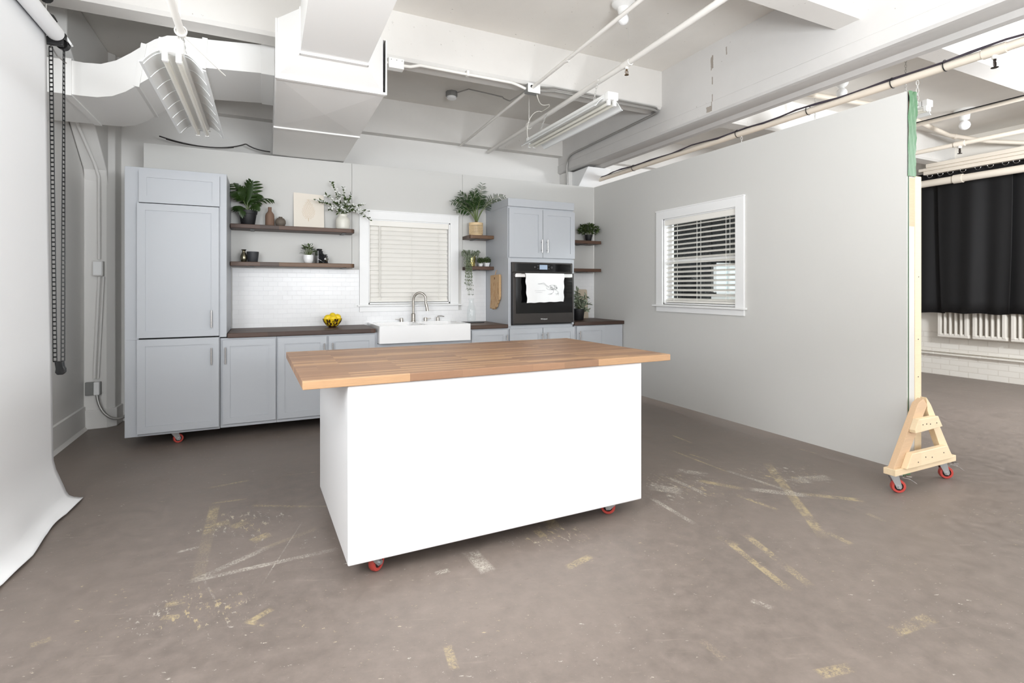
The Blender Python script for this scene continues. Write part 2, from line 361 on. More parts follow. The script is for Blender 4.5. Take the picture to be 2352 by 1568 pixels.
M['ovensteel'] = mat('black_stainless', (60,56,54), .34, .6, var=.1, vscale=2)
M['ovenglass'] = mat('black_oven_glass', (10,10,11), .07, spec=.35)
M['display'] = mat('oven_display', (150,166,186), .2, emit=(140,158,182), es=.18)
M['towel'] = mat('white_cotton', (243,243,243), .85, bump=.15, bscale=300)
M['ink'] = mat('grey_ink', (120,120,122), .8)
M['inkfaint'] = mat('faint_ink', (190,190,192), .8)
M['green'] = mat('green_masking_film', (92,136,98), .5, var=.35, vscale=9)
M['yellow'] = mat('lemon_skin', (238,206,34), .4, bump=.15, bscale=90)
M['glass'] = glass_mat('clear_glass', (254,255,255))
M['pane'] = glass_mat('window_glass', (240,244,244))
M['gold'] = mat('gold_pot', (196,176,110), .18, .9)
M['whitepot'] = mat('white_ceramic', (240,240,240), .25)
M['creamvase'] = mat('cream_stoneware', (226,224,214), .35, var=.05, vscale=12)
M['brownvase'] = mat('brown_matte_clay', (122,96,80), .75, var=.08)
M['taupevase'] = mat('taupe_matte_clay', (104,94,84), .75, var=.08)
M['blackpot'] = mat('black_plant_pot', (26,26,28), .55)
M['charpot'] = mat('charcoal_stoneware', (52,53,56), .6)
M['silver'] = mat('mercury_glass', (150,144,122), .15, .9, var=.6, vscale=30)
M['card'] = mat('cream_card', (236,228,216), .8)
M['cardink'] = mat('tan_ink', (214,190,160), .8)
M['leafdark'] = mat('dark_green_leaf', (42,68,16), .4, var=.6, vscale=14)
M['leafpalm'] = mat('palm_leaf', (46,76,30), .4, var=.5, vscale=9)
M['leafmid'] = mat('mid_green_leaf', (72,92,44), .45, var=.6, vscale=16)
M['leafpale'] = mat('variegated_leaf', (138,150,108), .5, var=.55, vscale=30)
M['leafgrey'] = mat('dusty_green_leaf', (142,152,130), .5, var=.4, vscale=25)
M['flower'] = mat('white_petal', (246,246,243), .6)
M['stem'] = mat('green_stem', (96,112,62), .5)
M['soil'] = mat('dark_soil', (50,40,32), .9, bump=.5, bscale=80)
M['rattan'] = mat('pale_rattan', (226,198,156), .6, var=.15, vscale=40)
M['beige'] = mat('beige_board', (206,192,172), .55, var=.1, vscale=4)
M['slate'] = mat('dark_slate', (46,45,46), .5)
M['leather'] = mat('black_leatherette', (24,24,25), .5, bump=.3, bscale=200)
M['chrome'] = mat('chrome', (200,200,200), .12, 1.)
M['bowlbrown'] = mat('brown_lacquer', (58,36,22), .3)
M['cable'] = mat('dark_cable', (46,40,38), .5)
M['wire'] = mat('white_cable', (222,218,210), .5)
M['bundle'] = mat('purple_grey_cable_bundle', (72,64,76), .5, var=.6, vscale=5)
M['radiator'] = mat('cream_radiator_paint', (232,227,219), .4, var=.05)
M['greybox'] = mat('grey_painted_box', (134,134,132), .5, var=.1)
M['darkgap'] = mat('shadow_gap_black', (22,22,22), .8)
M['rope'] = mat('jute_string', (196,160,120), .8)
M['rose'] = mat('brown_palm_base', (92,54,40), .7)
M['bark'] = mat('bark_brown', (158,120,84), .8)
M['edgegreen'] = mat('dark_green_edge', (84,106,82), .6)
M['rubber'] = mat('dark_board_seam', (120,118,114), .7)
PF = (85, 95, 40)      # daylight through the front windows (W)
PR = (90, 130, 50)         # daylight through the windows of the brick wall
PB = 315                  # upward strobe added behind the camera to brighten the ceiling
PB2 = 150                 # unseen strobe added in the right bay to brighten its beam face
PL = 95                  # fill lamp added out of view at the left for side flat and island
EXPO = -0.07
# ------------------------------------------------------------------ the room
XL, XR, YB, YF, ZC = -5.10, 5.04, .51, -10.5, 3.32
GX0, GX1, GZ = -.21, .12, 2.72
struct(MB().box(XL-.2, XR+.2, YF-.2, YB+.2, -.12, 0).build('floor', M['floor']), 'worn grey brown painted concrete floor with old tape marks', 'floor')
struct(MB().box(XL-.2, XR+.2, YF-.2, YB+.2, ZC, ZC+.15).build('ceiling', M['ceil']), 'white painted concrete ceiling between beams', 'ceiling')
struct(MB().box(XL-.2, XR+.2, YB, YB+.2, 0, ZC).build('wall_back', M['plaster']), 'white back wall behind the kitchen set', 'wall')
struct(MB().box(XL-.2, XL, YF-.2, YB, 0, ZC).build('wall_left', M['plaster']), 'white left wall behind the hanging backdrop', 'wall')
# right wall: painted brick, tall windows towards the front of the room
wr = MB()
wins_r = [(-9.6,-7.9), (-7.3,-5.6), (-5.0,-3.5)]
ys = [YF-.2] + [v for w in wins_r for v in w] + [YB]
for i in range(0, len(ys), 2): wr.box(XR, XR+.2, ys[i], ys[i+1], 0, ZC)
for a, b in wins_r: wr.box(XR, XR+.2, a, b, 0, .95); wr.box(XR, XR+.2, a, b, 2.95, ZC)
struct(wr.build('wall_right', M['brick']), 'white painted brick wall below black curtains', 'wall')
# front wall (behind the camera) with three wide windows
wf = MB(); wins_f = [(-4.6,-1.9), (-1.2,1.5), (2.2,4.6)]
xs = [XL-.2] + [v for w in wins_f for v in w] + [XR+.2]
for i in range(0, len(xs), 2): wf.box(xs[i], xs[i+1], YF-.2, YF, 0, ZC)
for a, b in wins_f: wf.box(a, b, YF-.2, YF, 0, .9); wf.box(a, b, YF-.2, YF, 2.95, ZC)
struct(wf.build('wall_front', M['plaster']), 'white front wall with wide windows', 'wall')
n = 3
for a, b in wins_f:
    w = MB()
    for x in (a, (a+b)/2-.03, b-.06): w.box(x, x+.06, YF-.14, YF-.06, .9, 2.95)
    for z in (.9, 1.9, 2.89): w.box(a, b, YF-.135, YF-.065, z+.001, z+.059)
    struct(w.build('window_%d' % n, M['trim']), 'white framed window in the front wall', 'window'); n += 1
for a, b in wins_r:
    w = MB()
    for y in (a, (a+b)/2-.03, b-.06): w.box(XR+.06, XR+.14, y, y+.06, .95, 2.95)
    for z in (.95, 1.9, 2.89): w.box(XR+.065, XR+.135, a, b, z+.001, z+.059)
    struct(w.build('window_%d' % n, M['trim']), 'white framed window in the brick wall', 'window'); n += 1
# joists across the room, on both sides of the girder
k = 1
for (y0, y1) in ((-1.46,-1.265), (-3.335,-3.14), (-5.21,-5.015), (-7.09,-6.89), (-8.97,-8.77)):
    for (x0, x1) in ((XL, GX0), (GX1, XR)):
        poly = [(y0, ZC), (y0, 2.985), (y0+.02, 2.96), (y1-.02, 2.96), (y1, 2.985), (y1, ZC)]
        o = MB().prism(poly, 'x', x0, x1).build('ceiling_beam', M['beam'])
        struct(o, 'white concrete ceiling joist running across the room', 'beam')
struct(MB().box(XL, XR, .40, YB, 2.93, ZC).build('ceiling_beam', M['beam']), 'white concrete beam along the top of the back wall', 'beam')
g = MB().prism([(GX0,ZC), (GX0,2.83), (GX0-.008,2.825), (GX0-.008,GZ+.015), (GX0+.01,GZ), (GX0+.05,GZ), (GX0+.08,GZ+.02), (GX1-.10,GZ+.02), (GX1-.06,GZ-.005), (GX1,GZ-.005), (GX1,ZC)], 'y', YF, YB)
struct(g.build('ceiling_girder', M['girder']), 'heavy white concrete girder running above the grey side flat', 'beam')
# pillars against the back wall
p = MB().prism([(XL,.29), (-4.94,.30), (-4.886,.345), (-4.876,YB), (XL,YB)], 'z', 0, ZC)
struct(p.build('pillar', M['plaster'], bevel=.008), 'white pillar in the left corner carrying conduit', 'pillar')
hb = MB().prism([(.31,2.12), (.31,ZC), (-.75,ZC), (-.75,2.98), (-.12,2.58), (.26,2.26)], 'x', -5.095, -4.93)
struct(hb.build('pillar_haunch', M['plaster'], bevel=.01), 'sloping white haunch at the top of the left pillar', 'pillar')
p = MB().box(-.19, .20, .30, YB, 0, GZ)
struct(p.build('pillar', M['plaster'], bevel=.008), 'white pillar below the girder behind the corner', 'pillar')
hb = MB().prism([(.30,2.36), (.30,GZ-.01), (-.07,GZ-.01)], 'x', -.13, .21)
struct(hb.build('pillar_haunch', M['trim'], bevel=.006), 'bright white sloping haunch under the girder end', 'pillar')
# column further along the curtain wall
struct(MB().box(XR-.35, XR, -.75, YB, 0, ZC).build('pillar', M['plaster']), 'white pillar at the far end of the curtain wall', 'pillar')
# skirting
bb = MB().prism([(XL,-0.001), (XL+.035,-0.001), (XL+.018,.03), (XL+.015,.20), (XL,.205)], 'y', YF, .29)
struct(bb.build('baseboard_left', M['plaster']))
bb = MB().prism([(XL,.275), (-4.935,.285), (-4.875,.335), (-4.862,YB), (-4.5,YB), (-4.5,.495), (-4.85,.495)], 'z', 0, .165) if False else MB().prism([(XL,.272), (-4.935,.283), (-4.872,.335), (-4.862,YB), (XL,YB)], 'z', 0, .165)
struct(bb.build('baseboard_back', M['plaster'], bevel=.006))

# ------------------------------------------------------------------ ceiling services
d = thing('air_duct', 'large white sheet metal duct dropping towards the kitchen with a flared step', 'duct', (-3.3,-2.1,2.49))
nb = MB().box(-3.492, -3.118, -9.2, -2.2, 2.567, 2.82); nb.build('narrow_section', M['duct'], d)
tr = MB(); a = [(-3.487,-2.2,2.567), (-3.123,-2.2,2.567), (-3.123,-2.2,2.82), (-3.487,-2.2,2.82)]; b = [(-3.612,-1.99,2.487), (-2.985,-1.99,2.487), (-2.985,-1.99,2.83), (-3.612,-1.99,2.83)]
tr.add(a+b, [(0,1,5,4), (1,2,6,5), (2,3,7,6), (3,0,4,7)]); tr.build('flared_section', M['duct'], d)
wb = MB()
# cross-broken (shallow pyramid) underside panels
def crossbroken(mb, x0, x1, y0, y1, z, dz):
    c = ((x0+x1)/2, (y0+y1)/2, z-dz)
    P = [(x0,y0,z), (x1,y0,z), (x1,y1,z), (x0,y1,z), c]
    mb.add(P, [(0,1,4), (1,2,4), (2,3,4), (3,0,4)])
X0, X1 = -3.612, -2.968
crossbroken(wb, X0, X1, -1.99, -.93, 2.487, .022); crossbroken(wb, X0, X1, -.93, .38, 2.487, .009)
wb.add([(X0,-1.99,2.487), (X0,.38,2.487), (X0,.38,2.83), (X0,-1.99,2.83)], [(0,1,2,3)])
wb.add([(X1,-1.99,2.487), (X1,.38,2.487), (X1,.38,2.83), (X1,-1.99,2.83)], [(0,3,2,1)])
wb.add([(X0,-1.99,2.83), (X1,-1.99,2.83), (X1,.38,2.83), (X0,.38,2.83)], [(0,1,2,3)])
wb.add([(X0,.38,2.487), (X1,.38,2.487), (X1,.38,2.83), (X0,.38,2.83)], [(0,1,2,3)])
wb.build('wide_section', M['duct'], d)
MB().box(-3.612, -2.99, -1.22, -.45, 2.83, 3.06).build('branch_box', M['duct'], d)
for (x0, x1, y, z, zt) in ((-3.492,-3.118,-2.2,2.567,2.82), (X0,X1,-1.985,2.487,2.83), (X0,X1,-.93,2.487,2.49)):
    s = MB().box(x0-.004, x1+.004, y-.014, y+.014, z-.012, z+.003)
    if zt > 2.6:
        s.box(x0-.007, x0+.002, y-.014, y+.014, z-.012, zt); s.box(x1-.002, x1+.007, y-.014, y+.014, z-.012, zt)
    s.build('drive_cleat', M['duct'], d, bevel=.002)
# S-shaped cross duct
ctr = []
yd0, yd1 = -1.22, -.55
top = [(-5.1,2.662), (-4.80,2.668), (-4.72,2.664), (-4.63,2.672), (-4.55,2.71), (-4.47,2.775), (-4.40,2.84), (-4.34,2.89), (-4.27,2.93), (-4.18,2.945), (-4.05,2.95), (-3.612,2.99)]
bot = [(-5.1,2.445), (-4.80,2.452), (-4.73,2.452), (-4.65,2.455), (-4.57,2.475), (-4.50,2.515), (-4.44,2.565), (-4.36,2.635), (-4.27,2.70), (-4.19,2.738), (-4.06,2.752), (-3.612,2.785)]
d2 = thing('cross_duct', 'white s-shaped rectangular duct running from the left wall to the big duct', 'duct', (-4.4,-.9,2.6))
def ductseg(i0, i1, name):
    m = MB()
    for i in range(i0, i1):
        t0, t1, b0, b1 = top[i], top[i+1], bot[i], bot[i+1]
        A = [(t0[0],yd0,t0[1]), (t1[0],yd0,t1[1]), (b1[0],yd0,b1[1]), (b0[0],yd0,b0[1])]
        B = [(x,yd1,z) for x,_,z in A]
        m.add(A+B, [(0,1,2,3), (7,6,5,4), (0,4,5,1), (3,2,6,7)])
    m.build(name, M['duct'], d2, smooth=40)
ductseg(0, 2, 'straight_section'); ductseg(2, 6, 'elbow'); ductseg(6, 10, 'elbow'); ductseg(10, 11, 'straight_section')
for i, w in ((1,.022), (6,.016), (10,.016)):
    t, b_ = Vector((top[i][0],0,top[i][1])), Vector((bot[i][0],0,bot[i][1])); u = (t-b_).normalized(); v = Vector((u.z,0,-u.x))
    m = MB()
    for (p0, p1, ya, yb) in ((b_-u*.004, t+u*.004, yd0-.008, yd0+.002), (b_-u*.008, b_+u*.002, yd0-.0065, yd1+.008), (t-u*.002, t+u*.008, yd0-.0065, yd1)):
        pts = [p0-v*w, p1-v*w, p1+v*w, p0+v*w]
        m.prism([(q.x,q.z) for q in pts], 'y', ya, yb)
    m.build('drive_cleat', M['duct'], d2)
m = MB().box(-3.70, -3.612, yd0-.008, yd1+.008, 2.772, 2.997); m.build('collar', M['duct'], d2, bevel=.003)

def ladder_chain(mb, p, q, r=.0022, step=.022):
    p, q = Vector(p), Vector(q); L = (q-p).length; n = max(2, int(L/step)); d_ = (q-p)/n; u = d_.normalized()
    s1 = u.orthogonal().normalized(); s2 = u.cross(s1)
    for i in range(n):
        c = p + d_*(i+.5); s = s1 if i % 2 else s2
        mb.tube([c + (u*cos(a)*d_.length*.72 + s*sin(a)*.0075) for a in [2*pi*k/8 for k in range(8)]], r, 5, closed=True)
    return mb
def shop_light(loc, L, label, grooved, chain_top, cord=None, hangers=True):
    """two-tube strip light; origin = near end, tubes run along +y, underside at z=loc.z"""
    x, y, z = loc; t = thing('shop_light', label, 'light', loc, 'hanging strip lights')
    MB().box(x-.043, x+.043, y+.03, y+L-.03, z+.035, z+.085).build('housing', M['shoplight'], t, bevel=.003)
    for s in (0, 1):
        ye = y + s*L
        MB().box(x-.046, x+.046, ye-.018 if s == 0 else ye-.022, ye+.022 if s == 0 else ye+.018, z+.033, z+.09).build('end_cap', M['shoplight'], t, bevel=.003)
    pr = []
    for i in range(7):
        a = i/6.; pr.append((.043 + .072*a, .052 + .0 - .062*a**1.7))
    rf = MB()
    for s in (-1, 1):
        top_ = [(s*u, v) for u, v in pr]; th = [(s*(u+.001), v+.004) for u, v in pr]
        rf.prism([(x+u, z+v) for u, v in top_ + th[::-1]], 'y', y+.035, y+L-.035)
        lip = pr[-1]; rf.prism([(x+s*lip[0], z+lip[1]), (x+s*(lip[0]+.012), z+lip[1]-.002), (x+s*(lip[0]+.012), z+lip[1]+.003), (x+s*lip[0], z+lip[1]+.004)], 'y', y+.035, y+L-.035)
    if grooved:
        gr = rf; k = int(L/.16)
        for i in range(k+1):
            yy = y + .06 + (L-.12)*i/k
            for s in (-1, 1):
                gr.tube([(x+s*u, yy, z+v-.001) for u, v in pr], .002, 5)
    rf.build('reflector', M['reflector'], t, smooth=30)
    for s in (-1, 1):
        MB().tube([(x+s*.026, y+.02, z+.008), (x+s*.026, y+L-.02, z+.008)], .0125, 12).build('tube', M['tubewhite'], t, smooth=50)
        for ye in (y+.005, y+L-.005):
            MB().box(x+s*.026-.011, x+s*.026+.011, ye-.012, ye+.012, z-.006, z+.036).build('lamp_holder', M['shoplight'], t, bevel=.002)
    if hangers:
        for ye, ct in chain_top:
            ladder_chain(MB(), (x+.01, ye, z+.085), ct).build('chain', M['chain'], t)
    if cord: MB().tube(cord, .004, 6).build('cord', M['wire'], t, smooth=60)
    return t
shop_light((-4.046,-2.66,2.232), 1.25, 'white strip light with ribbed reflector hanging below the s-shaped duct', True, [(-2.50,(-4.04,-2.50,2.43)), (-2.1,(-4.03,-2.47,2.425))])
shop_light((-1.37,-2.24,2.575), 1.28, 'white strip light hanging from the long pipe above the sink window', False, [(-1.98,(-1.31,-1.98,2.86)), (-1.10,(-1.29,-1.10,2.86))],
           cord=bez((-1.42,-.98,2.66), (-1.46,-1.0,2.80), (-1.38,-1.02,2.93), (-1.30,-1.04,2.905)) )
shop_light((1.62,-2.80,2.80), 1.25, 'white strip light half hidden behind the green edged end of the flat', False, [(-2.62,(1.63,-2.62,3.32)), (-1.75,(1.63,-1.75,3.32))],
           cord=bez((1.60,-2.7,2.79), (1.62,-2.72,2.60), (1.6,-2.7,2.45), (1.42,-2.6,2.36)))

def pipe(name, label, pts, r, m, fittings=(), cat='pipe', group=None):
    t = thing(name, label, cat, pts[0], group)
    MB().tube(pts, r, 14).build('pipe_run', m, t, smooth=50)
    for p, ax, L in fittings:
        MB().disc(p, ax, r*1.22, L).build('coupling', m, t, smooth=50)
    return t
def sprinkler(t, p, s=1., mt=None):
    x, y, z = p; mt = mt or M['sprink']
    MB().lathe([(.018*s,0), (.018*s,-.03*s), (.013*s,-.034*s)], (x,y,z), 12).build('tee_outlet', M['pipe'], t, smooth=40)
    h = MB().lathe([(.008*s,-.03*s), (.010*s,-.045*s), (.006*s,-.05*s)], (x,y,z), 10)
    for s_ in (-1, 1):
        h.tube([(x+s_*.006*s,y,z-.045*s), (x+s_*.017*s,y,z-.055*s), (x+s_*.017*s,y,z-.075*s), (x+s_*.005*s,y,z-.088*s)], .0035*s, 6)
    h.lathe([(.0035*s,-.05*s), (.0035*s,-.085*s)], (x,y,z), 8)
    h.lathe([(.004*s,-.086*s), (.022*s,-.09*s), (.022*s,-.093*s), (.004*s,-.095*s)], (x,y,z), 14)
    h.build('sprinkler_head', mt, t, smooth=40)
pa = pipe('sprinkler_pipe', 'thick white pipe along the ceiling holding the strip light above the sink', [(-1.245,.40,2.87), (-1.281,-2.3,2.87), (-1.32,-3.2,2.87), (-1.56,-9.5,2.87)], .021, M['pipe'], [((-1.281,-2.30,2.87),(0,1,0),.09)])
sprinkler(pa, (-1.281,-2.30,2.855), .72, M['brass'])
MB().tube([(-1.262,-.70,2.90), (-1.262,-.70,3.32)], .005, 6).build('hanger_rod', M['pipe'], pa)
MB().tube(arc((-1.262,-.70,2.872), .032, 0, 2*pi, 16), .004, 6).build('hanger_ring', M['pipe'], pa, smooth=60)
pb = pipe('sprinkler_pipe', 'thin white pipe crossing the junction box left of the strip light', [(-1.60,.40,2.905), (-1.70,-3.10,2.905), (-1.86,-9.5,2.905)], .0135, M['pipe'], [((-1.668,-2.1,2.905),(.03,1,0),.03)])
pc = pipe('sprinkler_pipe', 'short white capped pipe above the left strip light', [(-4.03,-2.48,2.43), (-4.02,-9.0,2.43)], .016, M['pipe'], [((-4.03,-2.5,2.43),(0,1,0),.03)])
MB().tube(arc((-4.03,-2.52,2.43), .024, 0, 2*pi, 14), .004, 6).build('hanger_ring', M['pipe'], pc, smooth=60)
br = MB()
for q in ((-4.13,-2.36,2.33), (-3.86,-2.30,2.33)): br.bar((-4.03,-2.5,2.425), q, .006, .002)
br.build('sway_brace', M['pipe'], pc)
MB().tube([(-4.03,-2.56,2.445), (-4.03,-2.56,3.32)], .004, 6).build('hanger_rod', M['pipe'], pc)
r1 = pipe('sprinkler_pipe', 'cream pipe with taped dark cables running above the grey side flat', [(.14,YB,2.60), (.14,-9.0,2.60)], .026, M['creampipe'], [((.14,-3.86,2.60),(0,1,0),.11)])
sprinkler(r1, (.14,-3.86,2.58), .85)
cb = MB()
pts = [(.125+.012*sin(i*.9), .4-.16*i, 2.629+.006*sin(i*1.7)) for i in range(58)]
cb.tube(pts, .007, 6); cb.tube([(p[0]-.012, p[1], p[2]-.006+.006*sin(k*2.1)) for k, p in enumerate(pts)], .005, 6)
cb.build('cable_bundle', M['bundle'], r1, smooth=60)
for y in (-.6, -2.05, -2.72, -3.32, -3.62, -4.2): MB().tube(arc((.137,y,2.606), .034, 0, 2*pi, 16), .003, 6).build('cable_tie', M['black'], r1, smooth=60)
for y in (-2.08, -3.46): ladder_chain(MB(), (.15,y,2.62), (.15,y,2.40)).build('chain', M['chain'], r1)
r2 = pipe('curtain_track', 'thin pipe with a black line in front of the bulb beside the flat end', [(2.36,.4,2.90), (2.36,-9.0,2.90)], .017, M['creampipe'])
MB().tube([(2.345,.4,2.921), (2.345,-9.0,2.921)], .006, 6).build('black_cable', M['black'], r2)
r3 = pipe('sprinkler_pipe', 'cream pipe with dark sprinkler head above the black curtains', [(3.59,.4,2.90), (3.59,-9.0,2.90)], .026, M['creampipe'], [((3.59,-2.16,2.9),(0,1,0),.10)])
sprinkler(r3, (3.59,-2.16,2.885), 1.05)

def bulb_light(name, label, x, y, z, r0, stem, rb, chain=0):
    t = thing(name, label, 'light', (x,y,z))
    MB().lathe([(r0,0), (r0,-.02), (r0*.85,-.035), (r0*.55,-.05), (r0*.45,-stem), (.012,-stem-.01)], (x,y,z), 20).build('ceiling_rose', M['shoplight'], t, smooth=40)
    zb = z - stem - rb*1.15
    MB().lathe([(.012, rb*1.25), (.014, rb*1.0), (rb*.5,rb*.87), (rb*.71,rb*.71), (rb*.87,rb*.5), (rb,0), (rb*.92,-rb*.38), (rb*.71,-rb*.71), (rb*.38,-rb*.92), (.001,-rb)], (x,y,zb), 24).build('bulb', M['trim'], t, smooth=80)
    if chain: MB().tube([(x+.05,y,z-.04), (x+.05,y,z-chain)], .0009, 5).build('pull_chain', M['chain'], t)
bulb_light('ceiling_light', 'bare white bulb on a round ceiling rose above the thick pipe', -1.31, -2.30, ZC, .085, .085, .04, .26)
bulb_light('ceiling_light', 'bare white bulb between two pipes right of the flat end', 3.72, -2.15, ZC, .10, .12, .055)
bulb_light('ceiling_light', 'half hidden white bulb peeping below the girder edge', 1.62, -2.04, ZC, .06, .05, .05)
# octagonal junction box on the ceiling bay, with its conduit
t = thing('junction_box', 'grey octagonal box with slotted base on the ceiling behind the beam', 'junction box', (-1.88,-.10,ZC))
MB().lathe([(.062,0), (.062,-.05), (.055,-.052)], (-1.88,-.10,ZC), 8, a0=pi/8, a1=2*pi+pi/8).build('box_body', M['greybox'], t)
MB().lathe([(.050,-.052), (.050,-.072), (.04,-.078)], (-1.88,-.10,ZC), 20).build('slotted_base', M['trim'], t, smooth=30)
t = thing('conduit', 'thin bent grey conduit from the octagonal box to the junction box', 'conduit', (-1.84,-.13,ZC))
MB().tube([(-1.85,-.13,3.30), (-1.76,-.30,3.30), (-1.52,-.62,3.15)] + bez((-1.52,-.64,3.13), (-1.50,-.68,3.10), (-1.50,-.75,3.07), (-1.52,-.80,3.05), 5) + [(-1.62,-1.22,2.95), (-1.635,-1.30,2.94), (-1.645,-1.46,2.932)], .0065, 8).build('conduit_run', M['greypipe'], t, smooth=60)
t = thing('junction_box', 'white square box on the beam face where pipe and conduits meet', 'junction box', (-1.64,-1.46,2.9))
MB().box(-1.70, -1.585, -1.53, -1.462, 2.865, 2.935).build('box_body', M['greybox'], t, bevel=.003)
MB().box(-1.70, -1.585, -1.535, -1.53, 2.862, 2.938).build('cover', M['shoplight'], t, bevel=.001)
MB().disc((-1.665,-1.537,2.91), (0,1,0), .012, .004).build('knockout_hole', M['black'], t)
t = thing('junction_box', 'white box on the beam face right of the big duct', 'junction box', (-2.79,-1.46,2.9))
MB().box(-2.85, -2.735, -1.525, -1.462, 2.862, 2.938).build('box_body', M['shoplight'], t, bevel=.004)
for u in (-.04, .0, .04): MB().disc((-2.79+u,-1.526,2.925-.004), (0,1,0), .003, .003, 8).build('cover_screw', M['greybox'], t)
t = thing('conduit', 'white conduit along the beam face between the two white boxes', 'conduit', (-2.73,-1.5,2.9))
MB().tube([(-2.96,-1.485,2.905), (-2.85,-1.49,2.905)], .010, 10).tube([(-2.735,-1.495,2.90), (-2.68,-1.49,2.905), (-2.60,-1.478,2.935), (-1.83,-1.478,2.935), (-1.78,-1.482,2.925), (-1.70,-1.49,2.90)], .012, 10).build('conduit_run', M['pipe'], t, smooth=60)
MB().box(-2.225, -2.205, -1.495, -1.462, 2.918, 2.96).build('strap', M['pipe'], t)
t = thing('conduit', 'grey conduit bending along the girder and down the corner pillar', 'conduit', (-1.58,-1.5,2.9))
gp = [(-1.585,-1.49,2.905), (-1.50,-1.485,2.915), (-1.42,-1.478,2.93), (-.36,-1.478,2.93)] + [Vector(q) for q in bez((-.36,-1.478,2.93), (-.26,-1.478,2.93), (-.232,-1.44,2.93), (-.232,-1.34,2.93), 8)][1:] + [(-.232,.06,2.90)] + [Vector(q) for q in bez((-.232,.06,2.90), (-.232,.20,2.898), (-.232,.255,2.86), (-.232,.26,2.74), 8)][1:] + [(-.215,.28,2.6), (-.212,.283,2.0)]
MB().tube(gp, .0115, 10).tube([(p_[0], p_[1]-.0, p_[2]+.03) if i < 3 else (Vector(p_) + Vector((0, 0, .028))) for i, p_ in enumerate(gp[:12])], .008, 8).build('conduit_run', M['greypipe'], t, smooth=60)
t = thing('lead_wire', 'loose pale wire drooping from the junction box to the thick pipe', 'cable', (-1.62,-1.5,2.88))
MB().tube(bez((-1.60,-1.50,2.87), (-1.55,-1.45,2.80), (-1.45,-1.3,2.85), (-1.34,-1.25,2.90), 10) + bez((-1.33,-1.24,2.90), (-1.31,-1.20,2.89), (-1.31,-1.15,2.90), (-1.30,-1.05,2.905), 6), .004, 6).build('wire', M['wire'], t)
# right bay conduit
t = thing('conduit', 'thick cream conduit curving across the ceiling above the curtain rail', 'conduit', (1.3,-1.75,3.28))
MB().tube([(.15,-1.62,3.285), (1.6,-1.75,3.285), (2.6,-1.85,3.285), (3.3,-1.78,3.285), (3.9,-1.70,3.27), (4.35,-1.70,3.22), (4.72,-1.95,3.12), (4.95,-2.25,3.05)], .028, 12).build('conduit_run', M['creampipe'], t, smooth=60)
for p_, q_ in (((1.98,-1.79,3.285),(1,-.1,0)), ((3.62,-1.74,3.275),(1,.1,0)), ((4.42,-1.74,3.2),(1,-.5,-.3))):
    MB().disc(p_, Vector(q_).normalized(), .034, .03).build('conduit_clip', M['creampipe'], t, smooth=40)
# thin black cable slung below the cross duct
t = thing('hanging_cable', 'dark cable sagging along the back wall below the ducts', 'cable', (-4.45,.3,2.5))
MB().tube(bez((-4.55,.30,2.62), (-4.25,.28,2.53), (-4.0,.28,2.55), (-3.85,.30,2.63), 14) + bez((-3.84,.30,2.63), (-3.78,.3,2.59), (-3.7,.3,2.58), (-3.63,.3,2.58), 6), .006, 6).tube(bez((-4.50,.31,2.60), (-4.3,.30,2.55), (-4.1,.30,2.555), (-3.95,.32,2.59), 10), .004, 6).build('cable_run', M['cable'], t, smooth=60)

# left pillar conduit and boxes
t = thing('conduit', 'white painted conduit running down the left pillar between two boxes', 'conduit', (-4.99,.27,1.4))
MB().tube([(-5.06,-.62,2.89), (-5.03,-.10,2.52), (-5.0,.20,2.30), (-4.985,.262,2.2), (-4.985,.268,1.48)], .012, 10).tube([(-4.985,.27,1.33), (-5.02,.27,.44)], .012, 10).tube([(-4.955,.272,1.33), (-4.992,.272,.44)], .008, 8).build('conduit_run', M['plaster'], t, smooth=60)
t = thing('junction_box', 'small white box halfway up the left pillar', 'junction box', (-4.99,.27,1.39))
MB().box(-5.026, -4.952, .235, .296, 1.335, 1.465).build('box_body', M['plaster'], t, bevel=.006)
MB().box(-5.02, -4.958, .229, .236, 1.342, 1.458).build('cover', M['trim'], t, bevel=.003)
t = thing('power_outlet', 'grey outlet box with white receptacle low on the left pillar', 'outlet', (-5.03,.27,.35))
MB().box(-5.083, -4.972, .262, .292, .298, .412).build('back_plate', M['greybox'], t, bevel=.004)
MB().box(-5.016, -4.975, .225, .262, .302, .415).build('receptacle', M['trim'], t, bevel=.006)
t = thing('power_cable', 'thick grey cable from the outlet drooping behind the tall cabinet', 'cable', (-4.99,.25,.29))
MB().tube(bez((-4.995,.245,.30), (-4.98,.22,.17), (-4.9,.20,.06), (-4.80,.18,.10), 12) + [Vector((-4.62,.15,.22))], .012, 10).build('cable_run', M['greypipe'], t, smooth=60)

# ------------------------------------------------------------------ right bay: curtain wall
rad = thing('radiator', 'white cast iron wall radiator below the black curtains', 'radiator', (4.97,-2.2,.54))
k = 0; y = -1.33
while y > -3.4:
    for s in range(6):
        yy = y - .062*s; w = .046 if s in (0, 5) else .026
        MB().box(4.90, 4.99, yy-w/2-.008, yy+w/2-.008, .575, .93).build('radiator_column', M['radiator'], rad, bevel=.01)
    MB().box(4.905, 4.985, y-.35, y+.02, .548, .60).build('radiator_header', M['radiator'], rad, bevel=.012)
    MB().box(4.905, 4.985, y-.35, y+.02, .91, .95).build('radiator_header', M['radiator'], rad, bevel=.012)
    y -= .40
MB().box(4.985, 5.038, -1.6, -1.57, .6, .65).build('wall_bracket', M['radiator'], rad)
t = pipe('heating_pipe', 'thin white pipe along the brick wall below the radiator', [(5.005,-.75,.298), (5.005,-7,.292)], .014, M['radiator'], [((5.005,-1.2,.298),(0,1,0),.05), ((5.005,-1.75,.297),(0,1,0),.04)])
